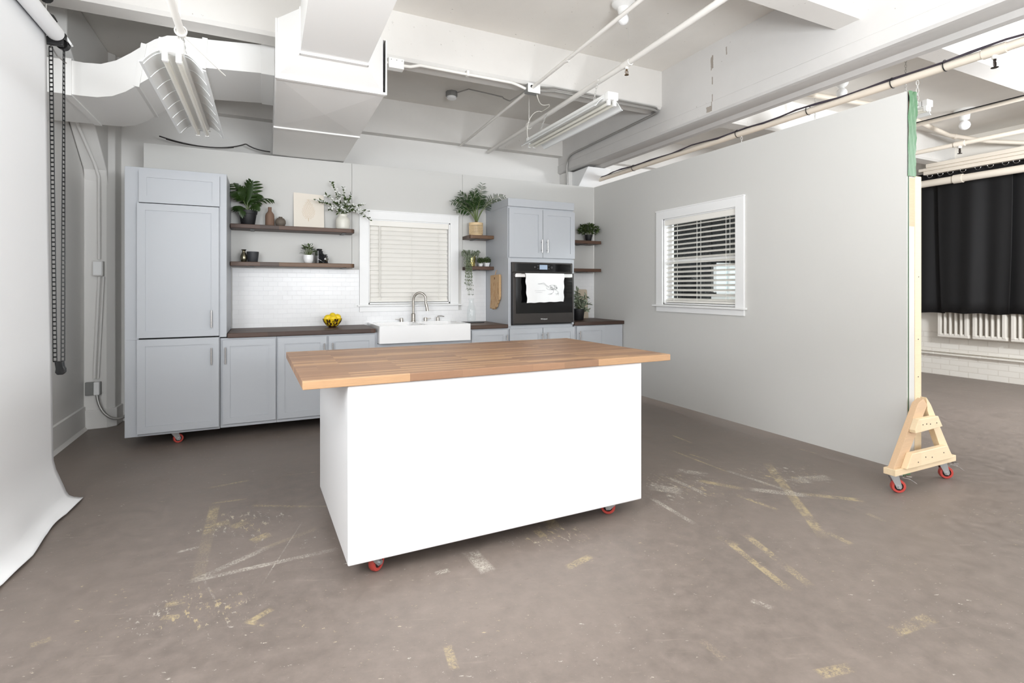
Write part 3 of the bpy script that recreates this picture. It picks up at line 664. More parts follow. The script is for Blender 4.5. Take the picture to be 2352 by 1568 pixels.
MB().tube([(5.015,-.75,.335), (5.015,-7,.33)], .009, 8).build('pipe_run', M['radiator'], t, smooth=50)
def curtain(y0, y1, ztop, zbot, x, amp, label, flare=0.):
    m = MB(); n = 70; nz = 12; vs = []
    for j in range(nz+1):
        f = j/nz
        for i in range(n+1):
            s = i/n
            yy = y0 + (y1-y0)*s + flare*f*f*(s*2-1)*.5
            ph = s*5.2*(y0-y1)/1.6
            xx = x + amp*(.55*sin(2*pi*ph*.55+.6) + .35*sin(2*pi*ph*1.13+f*.7+1.3))*(.6+.5*f)
            vs.append((xx, yy, ztop + (zbot-ztop)*f + .006*sin(ph*5)*f))
    fs = [(j*(n+1)+i, j*(n+1)+i+1, (j+1)*(n+1)+i+1, (j+1)*(n+1)+i) for j in range(nz) for i in range(n)]
    m.add(vs, fs); t = thing('blackout_curtain', label, 'curtain', (x,(y0+y1)/2,zbot), 'black curtains on the right wall')
    o = m.build('curtain_cloth', M['curtain'], t, smooth=80)
    so = o.modifiers.new('Solid', 'SOLIDIFY'); so.thickness = .004
    return t
CUR = [curtain(-.80, -1.42, 2.86, .885, 4.86, .035, 'black curtain nearest the wooden post, left of the gap'),
       curtain(-1.36, -2.18, 2.86, .895, 4.79, .05, 'wide black curtain hanging in soft folds in front of the radiator', .08),
       curtain(-2.09, -3.2, 2.86, .90, 4.85, .045, 'black curtain cut off by the right edge of the photo')]
t = thing('curtain_rail', 'white stepped timber rail above the black curtains', 'curtain rail', (4.75,-3,2.9))
MB().box(4.64, 4.70, -9, -1.30, 2.905, 2.957).build('upper_rail', M['creampipe'], t, bevel=.004)
MB().box(4.66, 4.74, -9, -1.20, 2.865, 2.905).build('middle_rail', M['creampipe'], t, bevel=.004)
MB().box(4.68, 4.75, -9, -1.25, 2.816, 2.865).build('lower_rail', M['creampipe'], t, bevel=.004)
for y in (-1.35, -3.2): ladder_chain(MB(), (4.67,y,2.957), (4.60,y,3.31)).build('chain', M['chain'], t)
bk = MB().bar((4.66,-1.35,2.957), (4.50,-1.24,3.2), .012, .012); bk.build('brace', M['greypipe'], t)
for i, y in enumerate((-1.294,-1.419,-1.536,-1.678,-1.838,-1.969,-2.121,-2.227,-2.37,-2.50)):
    t = MB().tube(arc((4.76,y,2.815), .031, 0, 2*pi, 16, 'yz'), .0045, 6).build('curtain_ring', M['chrome'], smooth=60, loc=(4.76,y,2.815))
    ords = ['first','second','third','fourth','fifth','sixth','seventh','eighth','ninth','tenth']
    tag(t, '%s silver curtain ring from the left end of the white rail' % ords[i], 'curtain ring', 'silver curtain rings')
t = pipe('curtain_rod', 'thick cream pipe crossing in front of the black curtains', [(4.55,-.4,2.668), (4.55,-9,2.668)], .047, M['creampipe'], [((4.55,-1.72,2.668),(0,1,0),.10)])
# back bay seen through the side window
curt2 = MB(); n = 60; vs = []
for j, z in enumerate((2.6, .55)):
    for i in range(n+1):
        s = i/n; vs.append((.85+1.60*s, .44+.03*sin(s*40)+.01*sin(s*97), z))
curt2.add(vs, [(i, i+1, n+2+i, n+1+i) for i in range(n)])
o = curt2.build('curtain_cloth', M['curtain'], smooth=80, loc=(1.7,.44,.55)); o.name = 'blackout_curtain'
tag(o, 'black curtain seen through the slats of the side window', 'curtain')
w = MB()
w.box(2.46,2.52,.43,.505,1.12,1.62).box(3.1,3.16,.43,.505,1.12,1.62).box(2.46,3.16,.43,.505,1.12,1.17).box(2.46,3.16,.43,.505,1.56,1.62).box(2.78,2.81,.45,.505,1.12,1.62)
struct(w.build('window_2', M['trim']), 'small bright window seen low through the side window slats', 'window')
sky = mat('daylit_window_pane', (214,228,230), .3, emit=(206,224,228), es=.9)
struct(MB().box(2.5,3.12,.47,.48,1.16,1.57).build('window_2_pane', sky), 'bright daylight pane behind the slats', 'window')
c3 = MB().box(2.47,4.2,.462,.50,1.625,2.62); o = c3.build('pelmet', M['curtain'], loc=(3.3,.48,1.625)); tag(o, 'black board above the small bright window', 'pelmet')
# ------------------------------------------------------------------ rolling kitchen set: wall flats
ZB, ZT = .055, 2.475
def caster(parent, p, r=.042, yaw=0., brake=False, plate_z=None, wname='caster'):
    """swivel caster: zinc fork and plate, black hub, red tread; p = contact point on the floor"""
    R = Matrix.Rotation(yaw, 4, 'Z'); R.translation = Vector(p)
    w = .028
    Ry = Matrix.Rotation(pi/2, 4, 'X')
    c = thing_part = None
    wh = MB().lathe([(r*.62,-w/2), (r*.92,-w/2), (r,-w/2+.006), (r,w/2-.006), (r*.92,w/2), (r*.62,w/2), (r*.62,-w/2)], (0,0,r), 26, Ry, caps=False); wh.add([], [])
    wh.move(R); tread = wh.build('caster', M['red'], parent, smooth=40)
    hb = MB().lathe([(.008,-w/2-.002), (r*.3,-w/2-.002), (r*.62,-w/2+.005), (r*.62,w/2-.005), (r*.3,w/2+.002), (.008,w/2+.002)], (0,0,r), 22, Ry).move(R); hb.build('wheel_hub', M['hub'], tread, smooth=40)
    pz = plate_z if plate_z is not None else r*2+.028
    f = MB()
    for s in (-1, 1):
        f.prism([(-.012, r-.012), (.009, r-.014), (.014, r), (-.002, pz-.012), (-.050, pz-.012), (-.040, pz-.03)], 'y', s*(w/2+.005)-.0015, s*(w/2+.005)+.0015)
    f.box(-.050, -.002, -w/2-.006, w/2+.006, pz-.014, pz-.010)
    f.disc((-.025,0,pz-.006), (0,0,1), .024, .01).box(-.06, .012, -.032, .032, pz-.003, pz)
    f.disc((0,-w/2-.009,r), (0,1,0), .010, .008, 8).disc((0,w/2+.009,r), (0,1,0), .010, .008, 8)
    f.move(R); f.build('caster_fork', M['zinc'], tread, smooth=35)
    if brake:
        b = MB().bar((.02,0,pz-.02), (.062,0,pz-.028), .020, .004).bar((.060,0,pz-.028), (.095,0,pz-.052), .024, .004).bar((.04,0,pz-.012), (.068,0,pz-.014), .024, .006).move(R)
        b.build('brake_lever', M['handle'], tread)
    return tread

def flat_boxes(a0, a1, hole=None):
    """list of (a0,a1,z0,z1) rectangles covering a panel with an optional rectangular hole"""
    if not hole: return [(a0, a1, ZB, ZT)]
    h0, h1, z0, z1 = hole
    return [(a0, h0, ZB, ZT), (h1, a1, ZB, ZT), (h0, h1, ZB, z0), (h0, h1, z1, ZT)]
TH = .10
backs = [(-4.615,-2.8935,None,'left grey wall flat behind the tall cabinet and long shelves'),
         (-2.8905,-1.7235,(-2.735,-1.862,1.068,1.935),'middle grey wall flat holding the window above the sink'),
         (-1.7205,-.003,None,'right grey wall flat behind the oven tower')]
FL = []
for x0, x1, hole, lab in backs:
    t = thing('wall_flat', 'pale ' + lab, 'wall flat', ((x0+x1)/2, .05, 0), 'pale grey kitchen wall flats')
    m = MB()
    for a, b, z0, z1 in flat_boxes(x0, x1, hole): m.box(a, b, 0, TH, z0, z1)
    m.build('painted_board', M['wallgrey'], t)
    for x in (x0+.2, x1-.2): MB().box(x-.03, x+.03, TH-.06, TH, 0, ZB).build('foot_block', M['hub'], t)
    FL.append(t)
y0, y1 = -3.477, -.003
hole = (-2.142,-1.25,1.07,1.93)
sf = thing('wall_flat', 'long pale grey side wall flat with green edged end and open blind', 'wall flat', (.05,-1.75,0), 'pale grey kitchen wall flats')
m = MB()
for a, b, z0, z1 in flat_boxes(y0, y1, hole): m.box(0, .012, a, b, z0+.015, z1)
m.build('painted_board', M['wallgrey'], sf)
m = MB()
for z in (ZB+.02, 1.02, 1.96, ZT-.06): m.box(.012, .072, y0+.002, y1, z, z+.04)
for y in (y0+.002, -2.2, -1.23, y1-.04): m.box(.016, .072, y, y+.038, ZB+.02, ZT)
m.build('timber_frame', M['pine2'], sf)
MB().box(.0165, .074, y0-.004, y0+.003, .12, 1.935).build('painted_edge', M['wallgrey'], sf)
MB().box(.019, .072, y0-.0045, y0-.001, 1.62, 1.93).build('bare_wood_edge', M['pine2'], sf)
# crumpled green film wrapped round the upper end
g = MB(); nz = 26; nw = 6; vs = []
for j in range(nz+1):
    z = 1.937 + (ZT-1.937)*j/nz
    for i in range(nw+1):
        s = i/nw; wd = .078 + .004*sin(j*1.7) + .012*(j/nz)**2
        vs.append((-.003+wd*s, y0-.006-.012*abs(sin(s*7+j*.35))*(.25+.75*(j/nz)**2) - .004*s, z))
g.add(vs, [(j*(nw+1)+i, j*(nw+1)+i+1, (j+1)*(nw+1)+i+1, (j+1)*(nw+1)+i) for j in range(nz) for i in range(nw)])
g.build('green_edge_film', M['green'], sf, smooth=50)
MB().box(.0095, .0165, y0-.003, y0, ZB+.02, 1.94).build('edge_strip', M['edgegreen'], sf)
MB().box(.0, .072, -3.46, -3.39, .03, .075).build('green_foot', M['green'], sf)

# windows of the flats: casing, stool, apron, sash (parts of their flat)
def window_trim(flat, a0, a1, axis):
    def B(m, u0, u1, d0, d1, z0, z1):       # d = distance out of the face into the kitchen
        if axis == 'y': m.box(u0, u1, -d1, -d0, z0, z1)
        else: m.box(-d1, -d0, u0, u1, z0, z1)
        return m
    i0, i1 = a0+.09, a1-.093
    m = MB(); B(m, a0, i0, 0, .018, 1.058, 2.018); B(m, i1, a1, 0, .018, 1.058, 2.018); B(m, i0, i1, 0, .018, 1.93, 2.018)
    B(m, a0-.004, a1+.004, 0, .024, 2.010, 2.022)
    c = m.build('window_casing', M['trim'], flat, bevel=.002)
    B(MB(), a0-.022, a1+.034, 0, .045, 1.045, 1.062).build('window_stool', M['trim'], flat, bevel=.003)
    B(MB(), a0, a1, 0, .016, .992, 1.045).build('window_apron', M['trim'], flat, bevel=.002)
    m = MB(); B(m, i0-.001, i0+.012, -.10, 0, 1.068, 1.935); B(m, i1-.012, i1+.001, -.10, 0, 1.068, 1.935); B(m, i0, i1, -.10, 0, 1.92, 1.936); B(m, i0, i1, -.10, 0, 1.066, 1.082)
    m.build('window_jamb', M['trim'], flat)
    m = MB()
    for u in (i0+.012, i1-.047): B(m, u, u+.035, -.095, -.07, 1.082, 1.92)
    for z in (1.082, 1.475, 1.874): B(m, i0+.0125, i1-.0125, -.0935, -.0715, z+.001, z+.045)
    m.build('window_sash', M['trim'], flat)
    B(MB(), i0+.04, i1-.04, -.084, -.080, 1.10, 1.90).build('window_pane', M['pane'], flat)
    return i0, i1
i0, i1 = window_trim(FL[1], -2.82, -1.772, 'y')
j0, j1 = window_trim(sf, -2.247, -1.153, 'x')
def blind(label, u0, u1, axis, tilt, face, pitch, ztop, zbot, wand):
    t = thing('window_blind', label, 'blind', ((u0+u1)/2, -face, zbot) if axis == 'y' else (-face, (u0+u1)/2, zbot), 'cream slatted blinds')
    def T(m):
        if axis == 'x': m.move(Matrix(((0,1,0,0),(1,0,0,0),(0,0,1,0),(0,0,0,1))))
        return m
    d = -face     # local: x along window, y = depth (negative = kitchen side)
    T(MB().box(u0, u1, d-.006, d+.006, ztop-.058, ztop-.004)).build('valance', M['cream'], t, bevel=.002)
    T(MB().box(u0+.004, u1-.004, d+.008, d+.05, ztop-.045, ztop-.006)).build('head_rail', M['cream'], t)
    m = MB(); z = ztop-.075; half = .0235
    while z > zbot+.035:
        dy, dz = half*cos(tilt), half*sin(tilt)
        m.add([(u0+.003,d+.03-dy,z-dz), (u1-.003,d+.03-dy,z-dz), (u1-.003,d+.03,z+.0025), (u0+.003,d+.03,z+.0025), (u1-.003,d+.03+dy,z+dz), (u0+.003,d+.03+dy,z+dz),
               (u0+.003,d+.03-dy,z-dz-.0025), (u1-.003,d+.03-dy,z-dz-.0025), (u1-.003,d+.03,z), (u0+.003,d+.03,z), (u1-.003,d+.03+dy,z+dz-.0025), (u0+.003,d+.03+dy,z+dz-.0025)],
              [(0,1,2,3), (3,2,4,5), (6,9,8,7), (9,11,10,8), (0,6,7,1), (5,4,10,11), (0,3,9,6), (3,5,11,9), (1,7,8,2), (2,8,10,4)])
        z -= pitch
    T(m).build('slats', M['cream'], t)
    T(MB().box(u0+.003, u1-.003, d+.008, d+.052, zbot+.006, zbot+.024)).build('bottom_rail', M['cream'], t, bevel=.002)
    m = MB(); L = u1-u0
    for f in (.13, .52, .87):
        for dd in (d+.006, d+.054): m.box(u0+L*f-.0012, u0+L*f+.0012, dd-.0012, dd+.0012, zbot+.02, ztop-.05)
    T(m).build('ladder_cord', M['cream'], t)
    if wand is not None: T(MB().tube([(wand,d-.006,ztop-.06), (wand,d-.008,zbot+.06)], .005, 8)).build('tilt_wand', M['cream'], t, smooth=60)
    return t
blind('closed cream slatted blind in the window above the sink', i0+.014, i1-.014, 'y', radians(72), -.012, .0455, 1.924, 1.082, i0+.115)
blind('open cream slatted blind in the side wall window', j0+.014, j1-.014, 'x', radians(24), -.012, .0455, 1.924, 1.082, None)

# timber brace at the end of the side flat
br = thing('flat_brace', 'raw pine a-frame brace with tall post at the end of the side flat', 'brace', (.05,-3.55,0))
Yb = -3.52
MB().box(.0755, .148, -3.484, -3.42, .155, 1.945).build('post', M['pine'], br, bevel=.003)
MB().box(-.315, .350, -3.580, -3.512, .115, .153).build('base_board', M['pine'], br, bevel=.003)
m = MB(); m.prism([(.060,.535), (.118,.535), (-.205,.153), (-.295,.153)], 'y', -3.545, -3.500) if False else m.prism([(.01,.545), (.05,.50), (-.205,.153), (-.305,.153), (-.05,.52)], 'y', -3.565, -3.53)
m.build('strut', M['pine2'], br, bevel=.002)
MB().prism([(.04,.55), (.09,.50), (.33,.153), (.235,.153), (.055,.46)], 'y', -3.565, -3.53).build('strut', M['pine'], br, bevel=.002)
MB().prism([(-.15,.375), (-.11,.435), (.10,.435), (.15,.365), (-.145,.355)], 'y', -3.60, -3.565).build('crossbar', M['pine'], br, bevel=.003)
MB().prism([(-.235,.153), (-.18,.238), (.205,.238), (.275,.153)], 'y', -3.60, -3.565).build('crossbar', M['pine'], br, bevel=.003)
sc_ = MB()
for x, z in ((-.07,.40),(-.03,.40),(.01,.395),(.08,.395),(-.12,.18),(-.04,.20),(.03,.19),(.16,.2),(.11,.66),(.115,1.3),(.11,.9)): sc_.disc((x,-3.601 if z < .5 else -3.485,z), (0,1,0), .0035, .002, 8)
sc_.build('screw', M['hub'], br)
caster(br, (-.235,-3.55,0), .040, radians(-38), True, .115)
caster(br, (.30,-3.545,0), .040, radians(-38), True, .115)

# ------------------------------------------------------------------ tiles
bt = MB()
bt.box(-3.945, -2.845, -.008, -.001, .86, 1.414).box(-2.845, -2.822, -.008, -.001, .86, 1.414).box(-2.822, -1.738, -.008, -.001, .86, .992).box(-1.738, -1.447, -.008, -.001, .86, 1.425)
o = bt.build('tile_backsplash', M['tile'], loc=(-2.5,-.004,.86)); tag(o, 'glossy white subway tile backsplash behind the long worktop and sink', 'backsplash')
o = MB().box(-.666, -.002, -.008, -.001, .866, 1.409).build('tile_backsplash', M['tile'], loc=(-.33,-.004,.866)); tag(o, 'glossy white tile backsplash strip in the right corner behind the potted plant', 'backsplash')

# ------------------------------------------------------------------ cabinets
def door(parent, x0, x1, z0, z1, y, th=.020, rail=.052, handle=None, name='door', rec=.007):
    m = MB(); yi = y + rec
    m.box(x0, x1, yi, y+th, z0, z1)
    m.box(x0, x0+rail, y, yi+.001, z0, z1).box(x1-rail, x1, y, yi+.001, z0, z1).box(x0+rail, x1-rail, y, yi+.001, z0, z0+rail).box(x0+rail, x1-rail, y, yi+.001, z1-rail, z1)
    d = m.build(name, M['cab'], parent)
    if handle:
        hx, h0, h1 = handle; h = MB().tube([(hx,y-.026,h0), (hx,y-.026,h1)], .0055, 10)
        for z in (h0+.025, h1-.025): h.tube([(hx,y,z), (hx,y-.026,z)], .0042, 8)
        h.build('handle', M['handle'], d, smooth=50)
    return d
CB = .10
tc = thing('tall_cabinet', 'tall pale blue panelled fridge cabinet at the left end of the kitchen', 'cabinet', (-4.3,-.3,0))
m = MB().box(-4.63, -3.955, -.60, -.002, .835, 2.148).box(-4.63, -4.003, -.60, -.002, CB, .835)
m.build('cabinet_body', M['cab'], tc, bevel=.002)
door(tc, -4.538, -4.004, 1.880, 2.122, -.622, handle=None, rail=.05)
door(tc, -4.547, -4.008, .850, 1.872, -.635, th=.034, rail=.052, handle=(-4.058,.919,1.054))
door(tc, -4.547, -4.008, .126, .838, -.635, th=.034, rail=.052, handle=(-4.058,.625,.757))
for z0_, z1_ in ((1.870,1.884), (.838,.850)): MB().box(-4.54, -4.007, -.604, -.6, z0_, z1_).build('shadow_gap', M['darkgap'], tc)
MB().box(-4.555, -4.548, -.603, -.6, CB, .83).build('panel_joint', M['cab'], tc)
for x, y in ((-4.30,-.50), (-4.52,-.12), (-4.08,-.12)): caster(tc, (x,y,0), .036, .35, False, CB)

bc = thing('base_cabinet', 'pale blue single door base cabinet beside the tall fridge cabinet', 'cabinet', (-3.8,-.3,0), 'pale blue base cabinets')
MB().box(-4.001, -3.586, -.58, -.002, CB, .825).build('cabinet_body', M['cab'], bc, bevel=.002)
door(bc, -3.983, -3.595, .130, .809, -.60, handle=(-3.963,.619,.753))
caster(bc, (-3.75,-.12,0), .036, 1., False, CB)
bc = thing('base_cabinet', 'pale blue double door base cabinet left of the sink', 'cabinet', (-3.2,-.3,0), 'pale blue base cabinets')
MB().box(-3.585, -2.756, -.58, -.002, CB, .825).build('cabinet_body', M['cab'], bc, bevel=.002)
door(bc, -3.577, -3.190, .130, .810, -.60, handle=(-3.212,.615,.751))
door(bc, -3.173, -2.777, .130, .810, -.60, handle=(-3.142,.615,.752))
caster(bc, (-3.2,-.12,0), .036, 1., False, CB)
bc = thing('base_cabinet', 'pale blue sink base cabinet under the white apron sink', 'cabinet', (-2.3,-.3,0), 'pale blue base cabinets')
m = MB().box(-2.755, -1.862, -.58, -.002, CB, .722).box(-2.755, -2.750, -.58, -.002, .72, .825); m.build('cabinet_body', M['cab'], bc, bevel=.002)
door(bc, -2.72, -2.315, .130, .675, -.60); door(bc, -2.305, -1.90, .130, .675, -.60)
bc = thing('base_cabinet', 'pale blue base cabinet between the sink and the oven tower', 'cabinet', (-1.65,-.3,0), 'pale blue base cabinets')
MB().box(-1.861, -1.446, -.58, -.002, CB, .825).build('cabinet_body', M['cab'], bc, bevel=.002)
door(bc, -1.842, -1.453, .130, .812, -.60, handle=(-1.467,.63,.762))
ot = thing('oven_tower', 'pale blue tower cabinet with double doors above and below the oven', 'cabinet', (-1.06,-.3,0))
m = MB().box(-1.4115, -.668, -.579, -.003, CB+.001, .850).box(-1.4115, -.668, -.579, -.003, 1.50, 2.084).box(-1.445, -1.412, -.58, -.002, CB, 2.085).box(-.697, -.668, -.58, -.002, .85, 1.50).box(-1.4, -.7, -.03, -.002, .85, 1.5)
m.build('cabinet_body', M['cab'], ot, bevel=.002)
MB().box(-1.449, -.664, -.603, -.002, 2.065, 2.146).build('cornice', M['cab'], ot, bevel=.003)
MB().box(-1.446, -1.415, -.596, -.58, .84, 1.535).box(-.69, -.664, -.596, -.58, .84, 1.535).box(-1.415, -.69, -.596, -.58, 1.497, 1.535).build('face_frame', M['cab'], ot, bevel=.001)
door(ot, -1.437, -1.050, 1.546, 2.046, -.602, handle=(-1.068,1.60,1.735))
door(ot, -1.045, -.656, 1.546, 2.046, -.602, handle=(-1.002,1.60,1.735))
door(ot, -1.429, -1.050, .130, .815, -.60, handle=(-1.061,.63,.765))
door(ot, -1.043, -.656, .130, .815, -.60, handle=(-1.002,.63,.767))
bc = thing('base_cabinet', 'pale blue end base cabinet against the side wall flat', 'cabinet', (-.34,-.3,0), 'pale blue base cabinets')
MB().box(-.652, -.012, -.58, -.002, CB, .825).build('cabinet_body', M['cab'], bc, bevel=.002)
door(bc, -.629, -.252, .130, .818, -.60, handle=(-.598,.63,.767))
MB().box(-.246, -.014, -.590, -.58, CB, .822).build('filler_panel', M['cab'], bc, bevel=.001)
MB().tube(arc((-.0118,-.585,.5), .001, 0, 1, 2), .001, 4)

# worktops
def worktop(x0, x1, mt, label, rl=0., rr=0.):
    y0, y1 = -.612, -.009; pts = []
    pts += [(x0, y1)]
    pts += [(x0+rl, y0) if rl == 0 else None] if rl == 0 else [(x0+rl-rl*cos(a), y0+rl-rl*sin(a)) for a in [pi/2*k/5 for k in range(6)]]
    pts += [(x1, y0)] if rr == 0 else [(x1-rr+rr*sin(a), y0+rr-rr*cos(a)) for a in [pi/2*k/5 for k in range(6)]]
    pts += [(x1, y1)]
    o = MB().prism(pts, 'z', .826, .864).build('worktop', mt, bevel=.006, loc=((x0+x1)/2, -.3, .826), seg=3)
    tag(o, label, 'worktop', 'dark wooden worktops')
worktop(-3.951, -2.770, M['walnut'], 'long dark wooden worktop with a bowl of lemons on it', .0, .02)
worktop(-1.858, -1.452, M['walnut2'], 'short dark wooden worktop with a glass carafe, beside the oven tower', 0, .0)
worktop(-.660, -.004, M['walnut'], 'dark wooden worktop under the two bare shelves in the corner', 0, 0)

# sink
sk = thing('apron_sink', 'wide white apron front double bowl sink below the window', 'sink', (-2.3,-.35,.72))
X0, X1, Y0, Y1, Z0, Z1 = -2.748, -1.870, -.655, -.060, .728, .887
m = MB(); n_ = 5; rim = .035
def rr(x0, x1, y0, y1, r, k=5):
    o = []
    for cx, cy, a in ((x1-r,y0+r,-pi/2), (x1-r,y1-r,0), (x0+r,y1-r,pi/2), (x0+r,y0+r,pi)):
        o += [(cx+r*cos(a+pi/2*i/k), cy+r*sin(a+pi/2*i/k)) for i in range(k+1)]
    return o
outer = rr(X0, X1, Y0, Y1, .014)
N_ = len(outer)
ib = [rr(X0+rim, (X0+X1)/2-.012, Y0+.03, Y1-.06, .05), rr((X0+X1)/2+.012, X1-rim, Y0+.03, Y1-.06, .05)]
m.add([(x,y,Z0) for x,y in outer] + [(x,y,Z1) for x,y in outer], [tuple(range(N_))] + [(i,(i+1)%N_,N_+(i+1)%N_,N_+i) for i in range(N_)])
import bmesh
def deck_with_holes(outer, holes, z):
    bm = bmesh.new(); E_ = []
    for loop in [outer]+holes:
        vs = [bm.verts.new((x,y,z)) for x,y in loop]
        for i in range(len(vs)): E_.append(bm.edges.new((vs[i], vs[(i+1)%len(vs)])))
    bmesh.ops.triangle_fill(bm, use_beauty=True, use_dissolve=False, edges=E_)
    def inside(p, L):
        c = False; j = len(L)-1
        for i in range(len(L)):
            if (L[i][1] > p[1]) != (L[j][1] > p[1]) and p[0] < (L[j][0]-L[i][0])*(p[1]-L[i][1])/(L[j][1]-L[i][1])+L[i][0]: c = not c
            j = i
        return c
    bad = [f for f in bm.faces if any(inside(f.calc_center_median(), h) for h in holes)]
    bmesh.ops.delete(bm, geom=bad, context='FACES_ONLY')
    bm.verts.index_update(); V = [tuple(v.co) for v in bm.verts]; F = [tuple(v.index for v in f.verts) for f in bm.faces]; bm.free()
    return V, F
V, F = deck_with_holes(outer, ib, Z1); m.add(V, F)
m.build('sink_body', M['porcelain'], sk, smooth=35)
for h in ib:
    b = MB(); nn = len(h); cx = sum(p[0] for p in h)/nn; cy = sum(p[1] for p in h)/nn; lv = []
    for f, z in ((1.,Z1), (.985,Z1-.012), (.97,.78), (.90,.748), (.3,.742)): lv.append([(cx+(x-cx)*f, cy+(y-cy)*f, z) for x, y in h])
    b.add([p for l in lv for p in l], [(i*nn+k, i*nn+(k+1)%nn, (i+1)*nn+(k+1)%nn, (i+1)*nn+k) for i in range(len(lv)-1) for k in range(nn)] + [tuple((len(lv)-1)*nn+k for k in range(nn))])
    b.build('basin', M['porcelain'], sk, smooth=50)
    MB().disc((cx,cy,.744), (0,0,1), .035, .006).build('drain', M['steel'], sk, smooth=40)
# taps on the tiled ledge behind the sink
o = MB().box(-2.745, -1.862, -.059, -.009, .826, .884).build('tap_ledge', M['porcelain'], loc=(-2.3,-.03,.826), bevel=.004); tag(o, 'white ledge behind the sink carrying the taps', 'ledge')
f = thing('faucet', 'tall brushed nickel gooseneck faucet arching over the sink', 'faucet', (-2.292,-.09,.886))
MB().lathe([(.026,.886), (.026,.892), (.0205,.895), (.0205,.966), (.014,.972)], (-2.292,-.09,0), 20).build('faucet_base', M['steel'], f, smooth=40)
neck = [(-2.292,-.09,.96), (-2.292,-.09,1.10)] + [(-2.232-.060*cos(a), -.09-.030*(1-cos(a)), 1.10+.082*sin(a)) for a in [pi*k/14 for k in range(1,13)]] + [(-2.176,-.146,1.085)]
MB().tube(neck, .0125, 14).build('gooseneck', M['steel'], f, smooth=60)
MB().tube([(-2.177,-.1455,1.088), (-2.171,-.148,1.055), (-2.166,-.150,1.035), (-2.161,-.152,.995)], [.0135,.015,.0155,.0165], 14).build('spray_head', M['steel'], f, smooth=50)
def tap(x, sgn, lab, name, thin=False):
    t = thing(name, lab, 'tap' if not thin else 'soap dispenser', (x,-.045,.884))
    MB().lathe([(.017,.884), (.017,.918), (.0155,.922)], (x,-.045,0), 18).build('tap_body' if not thin else 'pump_body', M['steel'], t, smooth=40)
    if thin: h = MB().tube([(x,-.045,.92), (x,-.045,.934), (x+sgn*.03,-.07,.936), (x+sgn*.055,-.09,.931)], .0045, 8)
    else: h = MB().bar((x+sgn*.012,-.045,.912), (x+sgn*.060,-.045,.912), .010, .006)
    h.build('lever' if not thin else 'spout', M['steel'], t, bevel=.001)
tap(-2.405, -1, 'brushed nickel tap lever left of the gooseneck faucet', 'tap')
tap(-2.150, 1, 'brushed nickel tap lever just right of the gooseneck faucet', 'tap')
tap(-2.015, 1, 'slim brushed nickel soap dispenser, rightmost on the sink ledge', 'soap_dispenser', True)

# oven
ov = thing('wall_oven', 'black stainless built-in wall oven with a towel over its handle', 'oven', (-1.06,-.6,.85))
MB().box(-1.411, -.700, -.60, -.06, .853, 1.494).build('oven_body', M['ovensteel'], ov)
MB().box(-1.413, -.698, -.622, -.60, 1.395, 1.494).build('control_panel', M['ovensteel'], ov, bevel=.002)
MB().box(-1.385, -.722, -.6245, -.622, 1.402, 1.484).build('control_glass', M['ovenglass'], ov)
MB().box(-1.100, -1.007, -.6255, -.6245, 1.424, 1.472).build('display', M['display'], ov)
ic = MB()
for x, z, r in ((-1.155,1.448,.007), (-.955,1.447,.008), (-1.118,1.462,.003), (-1.118,1.434,.003), (-.99,1.464,.003), (-.99,1.432,.0035)):
    ic.tube(arc((x,-.6252,z), r, 0, 2*pi, 14), .0012, 5)
ic.build('control_icons', M['greybox'], ov)
dr = MB().box(-1.413, -.698, -.648, -.602, .868, 1.388).build('oven_door', M['ovensteel'], ov, bevel=.003)
MB().box(-1.384, -.718, -.6505, -.648, .972, 1.338).build('door_glass', M['ovenglass'], dr)
MB().box(-1.384, -.718, -.650, -.648, 1.345, 1.380).build('door_trim', M['handle'], dr)
h = MB().box(-1.408, -.758, -.692, -.676, 1.340, 1.374)
for x in (-1.392, -.775): h.box(x-.012, x+.012, -.68, -.648, 1.345, 1.37)
h.build('door_handle', M['handle'], dr, bevel=.003)
v = MB().box(-1.40, -.71, -.61, -.60, .853, .866)
v.build('vent_slot', M['black'], ov)
tx = bpy.data.curves.new('badge_text', 'FONT'); tx.body = 'Whirlpool'; tx.size = .019; tx.extrude = .0005; tx.align_x = 'CENTER'
tx.materials.append(M['trim']); tmp = bpy.data.objects.new('badge_text', tx); COL.objects.link(tmp); bpy.context.view_layer.update(); tm = bpy.data.meshes.new_from_object(tmp.evaluated_get(bpy.context.evaluated_depsgraph_get())); bpy.data.objects.remove(tmp); to = bpy.data.objects.new('badge', tm); COL.objects.link(to); to.parent = dr; to.location = Vector((-1.06,-.6485,.905)) - Vector(ov.location); to.rotation_euler = (pi/2,0,0)
# towel draped over the oven handle
tw = thing('tea_towel', 'white tea towel with a long-billed bird drawing on the oven door', 'towel', (-1.073,-.70,1.09))
def towel_y(x, z):
    s = (x+1.30)/.455; f = (1.378-z)/.29
    return -.698 - .006*f*sin(s*9+.5) - .004*f*sin(s*17) - .010*f
m = MB(); nx, nz = 36, 24; vs = []
for j in range(nz+1):
    z = 1.378 - .292*j/nz
    for i in range(nx+1):
        s = i/nx; x = -1.302 + .456*s + (.012*(j/nz))*(1-2*s) + .004*sin(j*.7)*(1 if i in (0,nx) else 0)
        vs.append((x, towel_y(x, z), z - (.006*(s*2-1)+.0018*sin(s*23))*(-1 if 0 else 1)*(j/nz)*-1))
m.add(vs, [(j*(nx+1)+i, j*(nx+1)+i+1, (j+1)*(nx+1)+i+1, (j+1)*(nx+1)+i) for j in range(nz) for i in range(nx)])
vs = []
for k, (yy, zz) in enumerate(((-.698,1.378), (-.694,1.3815), (-.684,1.383), (-.676,1.3815), (-.672,1.376), (-.670,1.30), (-.668,1.20))):
    for i in range(nx+1): vs.append((-1.302+.456*i/nx + (.5-i/nx)*.05*min(1, max(0, (k-3)/2)), yy, zz))
